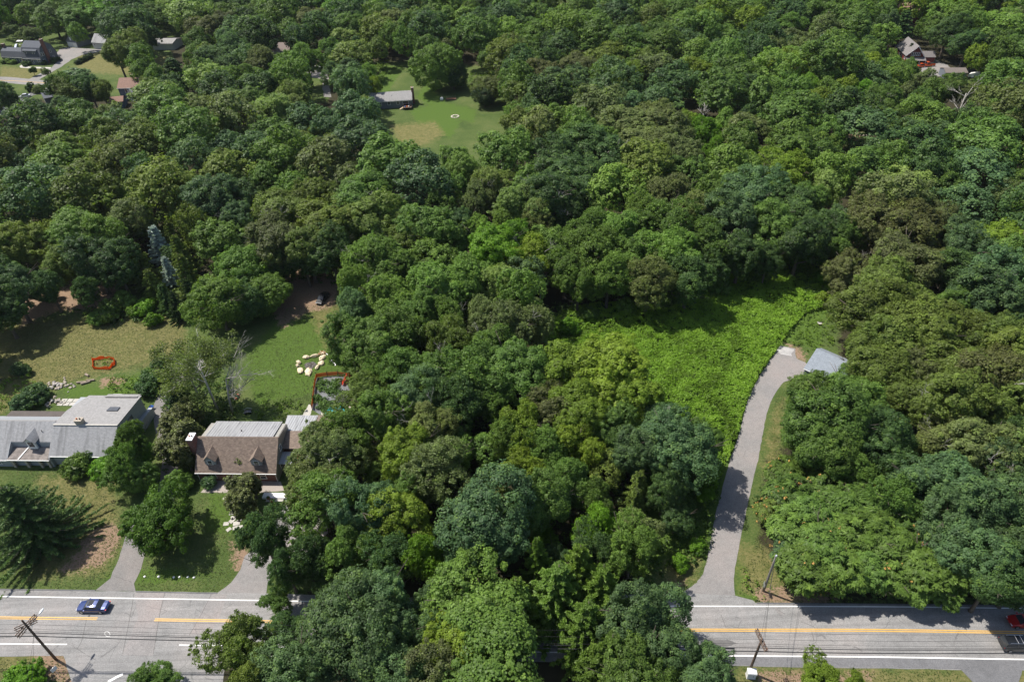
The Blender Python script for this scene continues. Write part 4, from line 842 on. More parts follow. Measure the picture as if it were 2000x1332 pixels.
for f, w_, h_ in ((0, .08, .06), (.25, .17, .11), (.6, .2, .13), (.85, .13, .08), (.95, .04, .03)):
    for j in range(8):
        t_ = j*math.pi/4; x = c0_[0]+u[0]*f-u[1]*w_*math.cos(t_); y = c0_[1]+u[1]*f+u[0]*w_*math.cos(t_); vs.append((x, y, 8.42+h_*math.sin(t_)))
b.add(vs, [(i*8+j, i*8+(j+1) % 8, (i+1)*8+(j+1) % 8, (i+1)*8+j) for i in range(4) for j in range(8)]+[tuple(range(7, -1, -1)), tuple(32+j for j in range(8))])
b.build('lamp_head', 'lamp_head', up1, smooth=True)
pm = at(1491, 1154); up2 = upole('gray wooden pole without crossarms standing on the verge beside the drive mouth', (float(pm[0]), float(pm[1])), 9.0, 'pole_gray')
b = MB(); b.rock((0, 0, 9.05), .2, sq=(1, 1, 1)); b.build('pole_cap', 'galv', up2)
pr_ = at(1463, 1312); up3 = upole('brown utility pole with pale crossarms rising from a white cabinet', (float(pr_[0]), float(pr_[1])), 8.9, 'pole', [(8.7, 2.9, R_(98)), (8.35, 2.9, R_(98))])
b = MB(); b.tube([(.25, .25, 7.4), (.25, .25, 8.3)], .2, 10); b.build('transformer', 'galv', up3)
cab = thing('utility_cabinet', 'white metal utility cabinet at the foot of the brown pole', 'cabinet', (float(pr_[0]), float(pr_[1])-.55, 0), R_(-6))
b = MB(); b.b2(-.55, .55, -.4, .35, .1, 1.35); b.build('cabinet_box', 'lamp_head', cab); b = MB(); b.slab([(-.6, -.46, 1.42), (.6, -.46, 1.42), (.6, .4, 1.5), (-.6, .4, 1.5)], .08); b.build('lid', 'white', cab); b = MB(); b.b2(-.6, .6, -.45, .4, 0, .1); b.build('plinth', 'slab', cab)
b = MB(); b.box((.2, -.42, .75), (.06, .04, .2)); b.build('handle', 'blackish', cab)
# sign posts
sp = at(1485, 1168); 
def sign(label, px, py, rz, col='galv', h=2.6, sz=(.75, .75)):
    p = at(px, py); t = thing('sign_post', label, 'sign', (float(p[0]), float(p[1]), 0), rz)
    b = MB(); b.tube([(0, 0, 0), (0, 0, h)], .035, 5); b.build('post', 'galv', t); b = MB(); b.box((0, -.05, h-sz[1]/2), (sz[0], .02, sz[1])); b.build('sign_plate', col, t); return t
sign('metal sign on a thin post seen edge-on beside the gray pole', 1486, 1157, R_(80))
sign('square sign on a post in the grass corner by the side street', 119, 1321, R_(60), 'lamp_head')
sp = at(1496, 1155)
# wires
def wire(label, a, bb, sag, r, n=14, group=None, ext=None):
    A, B = np.array(a, float), np.array(bb, float); pts = []
    for i in range(n+1):
        t_ = i/n; p = A+(B-A)*t_; pts.append((p[0], p[1], p[2]-sag*4*t_*(1-t_)))
    m_ = MB(); m_.tube(pts, r, 4); o = m_.build('utility_wire', 'wire'); tag(o, label, 'wire', group); return o
P1 = np.array([pb[0], pb[1]]); P3 = np.array([pr_[0], pr_[1]]); dirr = np.array([math.cos(RH), math.sin(RH)])
P0 = P1-dirr*46; P4 = P3+dirr*42
lv = [(9.7, -.9, .018), (9.7, .0, .018), (9.7, .9, .018), (8.9, -.2, .016), (7.3, .1, .05), (6.9, -.15, .055), (6.4, .05, .022)]
wn_ = ['upper near', 'upper middle', 'upper far', 'slack', 'thick top', 'thick lower', 'lowest thin']
for (A, B, nm) in ((P0, P1, 'running off past the lamp pole'), (P1, P3, 'crossing above the road through the roadside crowns'), (P3, P4, 'running on past the white cabinet pole')):
    for (z, o_, r), w_ in zip(lv, wn_):
        nrm = np.array([-dirr[1], dirr[0]])*o_
        za = z if A is not P3 else z-.9; zb_ = z if B is not P3 else z-.9
        wire('%s cable of the pole line %s' % (w_, nm), (*(A+nrm), za), (*(B+nrm), zb_), .5+.1*abs(o_), r, group='overhead wires along the road')
for k, zz in enumerate((8.3, 7.9, 6.6)): wire('%s span joining the gray pole to the line across the road' % ('upper', 'middle', 'lower')[k], (pr_[0]+.4*k, pr_[1]+.1, zz), (pm[0], pm[1], zz+.4), .25, .016)
for k in range(2): wire('%s service drop from lamp pole toward the grass corner' % ('left', 'right')[k], (pb[0], pb[1], 6.8), (pb[0]+2.5+k*1.6, pb[1]-12, 4.5), .5, .015)
m_ = MB(); m_.tube([(pr_[0]-4.4, pr_[1]+.25, 6.3), (pr_[0]-3.0, pr_[1]+.2, 6.27)], .1, 8); tag(m_.build('splice_case', 'blackish'), 'black splice case hung on the thick cable near the brown pole', 'cable case')

# ------------------------------------------------------------------ yard things
def tree_uid(): pass
# orange net bed
pts = [(182, 704), (205, 701), (224, 703), (225, 712), (213, 722), (183, 721)]
t = thing('plant_bed_fence', 'low orange plastic net fence round a weedy bed in the dry field', 'fence', (*g(203, 712), 0)); ox, oy = t.location.x, t.location.y
W5 = [g(*q) for q in pts]
for i in range(len(W5)):
    a, c = W5[i], W5[(i+1) % len(W5)]; n = 5
    b = MB(); pa = []
    for k in range(n+1):
        f = k/n; pa.append((a[0]+(c[0]-a[0])*f-ox, a[1]+(c[1]-a[1])*f-oy))
    for k in range(n):
        z0, z1 = .75-.2*math.sin(k*1.3+i), .75-.2*math.sin((k+1)*1.3+i)
        for s in (0, .025): b.add([(pa[k][0]+s, pa[k][1]+s, .05), (pa[k+1][0]+s, pa[k+1][1]+s, .05), (pa[k+1][0]+s, pa[k+1][1]+s, z1), (pa[k][0]+s, pa[k][1]+s, z0)], [(0, 1, 2, 3)])
    b.build('net_panel', 'orange', t); b = MB(); b.tube([(*pa[0], 0), (*pa[0], 1.0)], .04, 5); b.build('stake', 'redp', t)
# stone rubble piles
def pile(label, pix, n, mat, spread, size, seed, name='rubble_pile'):
    t = thing(name, label, 'rubble', (*g(*pix), 0)); rg = random.Random(seed)
    for i in range(n):
        x, y = rg.gauss(0, spread[0]), rg.gauss(0, spread[1]); z = max(.1, .5-.25*(abs(x)/spread[0]+abs(y)/spread[1]))
        b = MB(); b.rock((x, y, z), size*rg.uniform(.5, 1.3), seed=seed*99+i, n=6); b.build('stone', [mat, 'stone', 'slab', 'stone'][i % 4], t)
pile('heap of gray rubble stones next to the round yew bush', (108, 755), 60, 'rubble', (2.0, .8), .3, 3)
pile('pile of mixed stones and junk beside the paving slabs', (108, 785), 36, 'rubble', (1.3, .6), .27, 4)
t = thing('slab_terrace', 'row of old concrete slabs with grass in the joints behind the gray house', 'paving', (*g(143, 786), 0), RZ)
for i in range(5):
    for j in range(2):
        b = MB(); b.box((-2.4+i*1.25+.2*j, -.5+j*1.05, .04), (1.1, .95, .08), .04*((i*7+j*3) % 5-2)); b.build('slab', 'slab', t)
for i, (x, y, a, l, lab) in enumerate(((160, 748, 4, 1.9, 'pale log lying flat, the one farthest from the white-tipped log'), (168, 749, 24, 1.8, 'pale log lying at a slant across the other log'), (178, 744, 3, 1.6, 'pale log with white end nearest the meadow bushes'), (171, 734, -30, 1.0, 'short thick log stump beside the orange netting'))):
    t = thing('log', lab, 'log', (*g(x, y), .25), R_(a)); r = .26 if i == 3 else .2
    b = MB(); b.tube([(-l/2, 0, 0), (l/2, 0, 0)], [r, r*.93], 9); b.build('bark', 'logbark', t)
    for s in (-1, 1): b = MB(); b.tube([(s*l/2, 0, 0), (s*(l/2+.012), 0, 0)], r*.85, 9); b.build('cut_end', 'wood', t)
# ring of big cut stumps round a fire pit
ringp = [(598, 699, .75, .5), (615, 696.5, 1.0, .35), (630, 700, .85, .6), (628, 711, .8, .6), (620, 719, .75, .35), (603, 728, 1.25, .7), (587, 725, 1.0, .6), (584, 709, .6, .4), (582, 716, .5, .3)]
lab = ['pointed pale stump at the far side of the fire pit', 'long flat pale block behind the fire pit', 'two-lobed pale stump beside the branch heap', 'oval pale stump on the netting side of the pit', 'narrow wedge-shaped pale stump near the garden netting', 'widest pale stump with dark hollow in front of the pit', 'broad shaded pale stump in front near the tree shadow', 'small pale stump at the shaded side of the pit', 'smallest grayish stump just below the small pale one']
for i, (x, y, a, c) in enumerate(ringp):
    t = thing('stump_seat', lab[i], 'stump', (*g(x, y), 0), R_(20*i), 'pale stumps around the fire pit')
    b = MB(); b.rock((0, 0, .25), .85, seed=40+i, sq=(a*1.25, c*1.25, .5), n=9); b.build('stump', 'pale_stone', t)
    b = MB(); b.rock((.08, 0, .46), .2, seed=60+i, sq=(a, c*.8, .25), n=7); b.build('hollow', 'bark', t)
t = thing('fire_pit', 'round patch of ash and charred sticks inside the stump ring', 'fire pit', (*g(606, 714), 0))
b = MB(); b.prism([(1.35*math.cos(q)*(.9+.15*math.sin(3*q)), 1.35*math.sin(q)*(.9+.1*math.cos(5*q))) for q in np.linspace(0, 6.2, 22)], 0, .05); b.build('ash_bed', 'char', t)
rg = random.Random(5)
for i in range(26):
    a, x, y = rg.random()*6.3, rg.gauss(0, .5), rg.gauss(0, .5); l = rg.uniform(.2, .5); b = MB(); b.tube([(x-math.cos(a)*l, y-math.sin(a)*l, .08+.1*rg.random()), (x+math.cos(a)*l, y+math.sin(a)*l, .1+.15*rg.random())], .035, 5); b.build('stick', ('deadwood', 'bark', 'char')[i % 3], t)
t = thing('branch_heap', 'small heap of reddish split wood behind the fire pit', 'wood pile', (*g(629, 691), 0))
for i in range(16):
    a, x, y = rg.random()*6.3, rg.gauss(0, .35), rg.gauss(0, .3); l = .35; b = MB(); b.tube([(x-math.cos(a)*l, y-math.sin(a)*l, .1+.3*rg.random()), (x+math.cos(a)*l, y+math.sin(a)*l, .1+.3*rg.random())], .07, 5); b.build('split_log', ('wood', 'terracotta', 'pale_stone')[i % 3], t)
for (a, c, lb) in (((636, 689), (642, 696), 'white board leaning away from the wood heap'), ((644, 697), (649, 706), 'thin pale plank between the two white boards'), ((645, 704), (656, 714), 'widest white board lying beside the yellowish bush')):
    A, B_ = np.array(g(*a)), np.array(g(*c)); l = float(np.linalg.norm(B_-A)); t = thing('board', lb, 'board', (*((A+B_)/2), .06), math.atan2(*(B_-A)[::-1]))
    b = MB(); b.box((0, 0, 0), (l, .4 if 'wid' in lb else .22, .07)); b.build('plank', 'white', t)
# vegetable garden
gp = [(619, 738), (640, 735), (661, 734), (684, 737), (690, 760), (688, 800), (625, 810), (610, 800), (612, 782), (614, 765), (616, 750)]
GW = [g(*q) for q in gp]
b = MB(); b.prism([(x, y) for x, y in GW][::-1], .01, .03); o = b.build('weed_fabric', 'fabric_bk'); o['kind'] = 'structure'
t = thing('garden_fence', 'orange and red net fence on dark stakes round the vegetable garden', 'fence', (*g(650, 770), 0)); ox, oy = t.location.x, t.location.y
for i in (10, 0, 1, 2, 3, 8, 9, 4, 7):
    a, c = GW[i], GW[(i+1) % len(GW)]; m_ = 'redp' if i in (3, 4) else 'rust_net'
    b = MB(); b.add([(a[0]-ox, a[1]-oy, .15), (c[0]-ox, c[1]-oy, .15), (c[0]-ox, c[1]-oy, 1.15), (a[0]-ox, a[1]-oy, 1.15), (a[0]-ox+.03, a[1]-oy+.03, .15), (c[0]-ox+.03, c[1]-oy+.03, .15), (c[0]-ox+.03, c[1]-oy+.03, 1.15), (a[0]-ox+.03, a[1]-oy+.03, 1.15)], [(0, 1, 2, 3), (7, 6, 5, 4)]); b.build('net_panel', m_, t)
    b = MB(); b.box((a[0]-ox, a[1]-oy, .8), (.1, .1, 1.6)); b.build('stake', 'bark', t)
b = MB(); b.add([(GW[3][0]-ox-1.2, GW[3][1]-oy-2.6, .1), (GW[3][0]-ox-.6, GW[3][1]-oy, .1), (GW[3][0]-ox-.5, GW[3][1]-oy, 1.3), (GW[3][0]-ox-1.1, GW[3][1]-oy-2.6, 1.1)], [(0, 1, 2, 3)]); b.build('net_panel', 'redp', t)
rngv = np.random.default_rng(77); C = []
for (px, py, s, n, h) in ((630, 748, 8, 12, .5), (655, 752, 9, 16, .5), (645, 765, 9, 16, .6), (655, 765, 6, 10, .5), (622, 780, 8, 16, .7), (640, 790, 9, 16, .7), (632, 800, 9, 14, .8), (668, 772, 6, 10, .5), (665, 790, 8, 10, .7), (627, 760, 6, 10, .5)):
    for k in range(n): q = g(px+rngv.normal()*s*.6, py+rngv.normal()*s*.5); C.append((*q, h*rngv.random()+.1)); q = g(px+rngv.normal()*s*.7, py+rngv.normal()*s*.6); C.append((*q, h*rngv.random()*.7+.1))
C = np.array(C); V, F, T = leaves(C, np.full(len(C), .45), 26, .2, rngv, rnd=1.2, shell=.2); M['veg'] = leafmat('vegetable_leaf', fixed=(.11, .19, .06)); o = meshnp('garden_vegetables', V, F, 'veg', T); tag(o, 'rows of leafy vegetables growing through gray weed fabric inside the netting', 'vegetables', kind='stuff')
# pool
t = thing('pool', 'small turquoise pool with pale stone coping behind the hipped roof', 'pool', (*g(660, 806), 0))
b = MB(); b.prism([(3.2*math.cos(q), 2.2*math.sin(q)) for q in np.linspace(0, 6.1, 26)], 0, .25); b.build('coping', 'rimstone', t)
b = MB(); b.prism([(2.6*math.cos(q), 1.7*math.sin(q)) for q in np.linspace(0, 6.1, 26)], .2, .27); b.build('water', 'pool', t)
# dark frame trampoline-like cart, toys, tub, wheelbarrow
t = thing('garden_cart', 'dark open metal cart frame in the shade behind the metal roof', 'cart', (*g(485, 806), 0), R_(10))
b = MB(); b.box((0, 0, .45), (1.3, .8, .08)); b.build('cart_bed', 'blackish', t)
for s in (-1, 1): b = MB(); b.tube([(-.8, s*.5, .5), (.0, s*.55, .85), (.8, s*.5, .5)], .05, 5); b.build('hoop', 'galv', t)
for x in (-.5, .5):
    for s in (-1, 1): b = MB(); b.tube([(x, s*.38, .2), (x, s*.48, .2)], .2, 10); b.build('wheel', 'tyre', t)
for i, (x, y, m_, lb) in enumerate(((463, 777, 'green_p', 'bright green toy block under the pale dead limbs'), (461, 780, 'orange', 'orange toy beside the green toy block'), (465, 773, 'orange', 'small orange yellow toy behind the green toy'))):
    t = thing('toy', lb, 'toy', (*g(x, y), 0)); b = MB(); b.box((0, 0, .25), (.6, .35, .5), taper=.7); b.build('toy_body', m_, t); b = MB(); b.tube([(-.3, .2, .1), (.3, .2, .1)], .1, 8); b.build('toy_wheel', 'blackish', t)
t = thing('wheelbarrow', 'blue plastic wheelbarrow parked on the drive by the gray house', 'wheelbarrow', (*g(296, 800), 0), R_(75))
b = MB(); b.add([(-.6, -.35, .65), (.6, -.42, .7), (.6, .42, .7), (-.6, .35, .65), (-.35, -.2, .3), (.35, -.25, .3), (.35, .25, .3), (-.35, .2, .3)], [(0, 1, 5, 4), (1, 2, 6, 5), (2, 3, 7, 6), (3, 0, 4, 7), (4, 5, 6, 7)]); b.build('tray', 'blue', t)
for s in (-1, 1): b = MB(); b.tube([(-.6, s*.12, .2), (.9, s*.35, .6)], .03, 5); b.build('handle', 'wood', t)
b = MB(); b.tube([(-.6, -.06, .2), (-.6, .06, .2)], .2, 12); b.build('wheel', 'tyre', t)
t = thing('bin', 'pale round bin by the rear corner of the gray house', 'bin', (*g(276, 789), 0)); b = MB(); b.tube([(0, 0, 0), (0, 0, .9)], [.28, .34], 12); b.build('bin_body', 'side_blue', t); b = MB(); b.tube([(0, 0, .9), (0, 0, .98)], [.37, .3], 12); b.build('lid', 'white', t)
t = thing('bird_bath', 'pale stone ornament standing alone on the front lawn', 'ornament', (*g(442, 980), 0)); b = MB(); b.tube([(0, 0, 0), (0, 0, .15), (0, 0, .8), (0, 0, .9), (0, 0, 1.0)], [.2, .12, .1, .3, .32], 12); b.build('basin_and_stem', 'slab', t)
# flagstones by front lawn
t = thing('flagstone_path', 'loose pale flagstones on the lawn edge by the leafy tree', 'paving', (*g(455, 1016), 0))
for i, (x, y, s, a) in enumerate(((453, 1002, .9, 10), (458, 1010, 1.1, 30), (442, 1023, .9, 5), (447, 1034, .8, 45), (453, 1017, 1.0, 60), (462, 1022, 1.1, 15), (468, 1015, .9, 75), (460, 1031, .9, 20), (455, 996, .8, 40), (470, 1029, .8, 5))):
    q = g(x, y); b = MB(); b.box((q[0]-t.location.x, q[1]-t.location.y, .04), (s, s*.8, .07), R_(a)); b.build('flagstone', 'slab', t)
t = thing('front_steps', 'white concrete slab landing beside the dark cedar before the brick house', 'landing', (*g(540, 970), 0), RZ); b = MB(); b.box((0, 0, .2), (4.6, 1.1, .4)); b.build('landing_slab', 'white', t); b = MB(); b.box((0, -.85, .1), (3.0, .5, .2)); b.build('step', 'slab', t)
for x, y, lb in ((525, 975, 'terracotta pot with seedlings beside the dark cedar'), (531, 980, 'terracotta pot beyond the white landing near the drive')):
    t = thing('flower_pot', lb, 'pot', (*g(x, y), 0)); b = MB(); b.tube([(0, 0, 0), (0, 0, .45)], [.2, .32], 10); b.build('pot', 'terracotta', t); q = leaves(np.array([[0, 0, .55]]), np.array([.3]), 60, .15, rngv); o = meshnp('seedlings', *q[:2], 'veg', q[2], parent=t)
rw = [(283, 1126), (310, 1126), (340, 1127), (351, 1127), (367, 1127), (379, 1128)]
for i, q in enumerate(rw):
    t = thing('edging_stone', ['first', 'second', 'third', 'fourth', 'fifth', 'sixth'][i]+' small white stone, counting from the drive along the lawn front', 'stone', (*g(*q), 0), 0, 'white stones along the lawn front'); b = MB(); b.rock((0, 0, .08), .2, seed=i+5, n=6); b.build('stone', 'white', t)
# far clearing things
t = thing('fire_ring', 'pale stone fire ring on the far lawn', 'fire ring', (*g(889, 228.5), 0))
for i in range(12): a = i*.5236; b = MB(); b.rock((1.3*math.cos(a), 1.3*math.sin(a), .15), .36, seed=i, n=6); b.build('stone', 'rimstone', t)
t = thing('raised_bed', 'brown raised garden bed on the far lawn beyond the fire ring', 'garden bed', (*g(881, 195), 0)); b = MB(); b.b2(-2, 2, -1, 1, 0, .4); b.build('bed_frame', 'bark', t); b = MB(); b.b2(-1.85, 1.85, -.85, .85, .38, .42); b.build('soil', 'leaves_litter', t)
for i in range(5): b = MB(); b.tube([(-1.6+i*.8, .8, .3), (-1.6+i*.8, .8, 1.3)], .04, 4); b.build('stake', 'deadwood', t)
t = thing('boulder', 'white covered mound on the far lawn near the raised bed', 'boulder', (*g(863, 196), 0)); b = MB(); b.rock((0, 0, .4), .8, seed=8, sq=(1, .7, 1)); b.build('rock', 'white', t)
t = thing('steel_fire_bowl', 'rusty round fire bowl on the mown grass beyond the paved turnaround', 'fire bowl', (*g(1600, 633), 0)); b = MB(); b.tube([(0, 0, 0), (0, 0, .35)], [.5, .65], 14); b.build('bowl', 'bark', t); b = MB(); b.tube([(0, 0, .34), (0, 0, .37)], .5, 14); b.build('ash', 'slab', t)
t = thing('patio_umbrella', 'red and blue patterned garden umbrella near the low shed', 'umbrella', (*g(1911, 147), 0)); b = MB(); b.tube([(0, 0, 0), (0, 0, 2.6)], .05, 6); b.build('pole', 'galv', t); b = MB(); b.tube([(0, 0, 2.1), (0, 0, 2.7)], [1.9, .05], 10); b.build('canopy', 'cushion', t)
t = thing('covered_boat', 'white shrink-wrapped boat shape on the lawn by the umbrella', 'boat', (*g(1899, 152), 0), R_(20)); b = MB(); b.add([(-3, 0, .8), (-1, -1, .5), (2.5, -1, .5), (2.5, 1, .5), (-1, 1, .5), (-2.6, 0, 1.7), (-1, -.5, 2), (2.5, -.6, 1.8), (2.5, .6, 1.8), (-1, .5, 2)], [(0, 4, 3, 2, 1), (0, 1, 6, 5), (1, 2, 7, 6), (2, 3, 8, 7), (3, 4, 9, 8), (4, 0, 5, 9), (5, 6, 7, 8, 9)]); b.build('hull', 'white', t); b = MB(); b.box((.5, 0, .25), (3, .8, .5)); b.build('trailer', 'galv', t)
t = thing('stone_wall', 'low pale stone wall in the gap among the far right trees', 'wall', (*g(1662, 262), 0), R_(-32))
for i in range(14): b = MB(); b.rock((-6+i*.9, .2*math.sin(i), .35), .55, seed=i+70, n=6); b.build('stone', 'stone', t)
t = thing('play_slide', 'blue slide and white patio furniture behind the gambrel house', 'slide', (*g(33, 95), 0)); b = MB(); b.slab([(0, 0, 2), (.9, 0, 2), (.9, -2.6, .3), (0, -2.6, .3)], .1); b.build('chute', 'blue', t); b = MB(); b.b2(0, .9, .1, 1, 0, 2); b.build('ladder', 'galv', t)
t = thing('canopy_swing', 'white topped canopy swing on the back lawn behind the gambrel house', 'garden swing', (*g(43, 90), 0)); b = MB(); b.slab([(-1.6, -.9, 2.4), (1.6, -.9, 2.4), (1.6, .9, 2.6), (-1.6, .9, 2.6)], .1); b.build('canopy', 'white', t)
for x in (-1.4, 1.4):
    for y in (-.7, .7): b = MB(); b.tube([(x, y, 0), (x, y, 2.4)], .05, 5); b.build('leg', 'blackish', t)
b = MB(); b.b2(-1.2, 1.2, -.3, .3, .5, .6); b.build('seat', 'white', t)
t = thing('white_table', 'small white panel table at the back wall of the gray house', 'table', (*g(231, 777), 0), RZ); b = MB(); b.b2(-.9, .9, -.35, .35, .7, .76); b.build('table_top', 'white', t)
for x in (-.8, .8): b = MB(); b.box((x, 0, .35), (.08, .5, .7)); b.build('leg', 'galv', t)
# ------------------------------------------------------------------ trees
PAL = dict(G=(.106, .182, .036), D=(.060, .116, .034), B=(.086, .152, .060), O=(.130, .178, .036), Y=(.164, .238, .026), W=(.190, .262, .072),
           T=(.144, .182, .062), L=(.144, .236, .044), K=(.038, .068, .024), S=(.42, .50, .48), N=(.118, .134, .046), V=(.114, .236, .018), C=(.088, .102, .028), F=(.082, .168, .020))
CW = dict(G='mid green', D='dark green', B='blue-green', O='olive', Y='yellow-green', W='pale green', T='gray-green', L='light green', K='blackish green', S='silvery blue', N='brownish', V='vivid green', C='brownish olive', F='fresh green')
SHP = dict(m='dense', o='broad oak', g='full low-skirted', f='feathery', w='wispy', r='long-leafleted', b='rounded', c='narrow cedar', s='drooping spruce', p='white pine', h='soft conifer', k='small conifer', a='airy')
NAMES = dict(m='broadleaf_tree', g='broadleaf_tree', o='oak_tree', f='broadleaf_tree', w='broadleaf_tree', r='sumac_tree', b='bush', c='cedar_tree', s='spruce_tree', p='pine_tree', h='conifer_tree', k='cedar_tree', a='birch_tree')
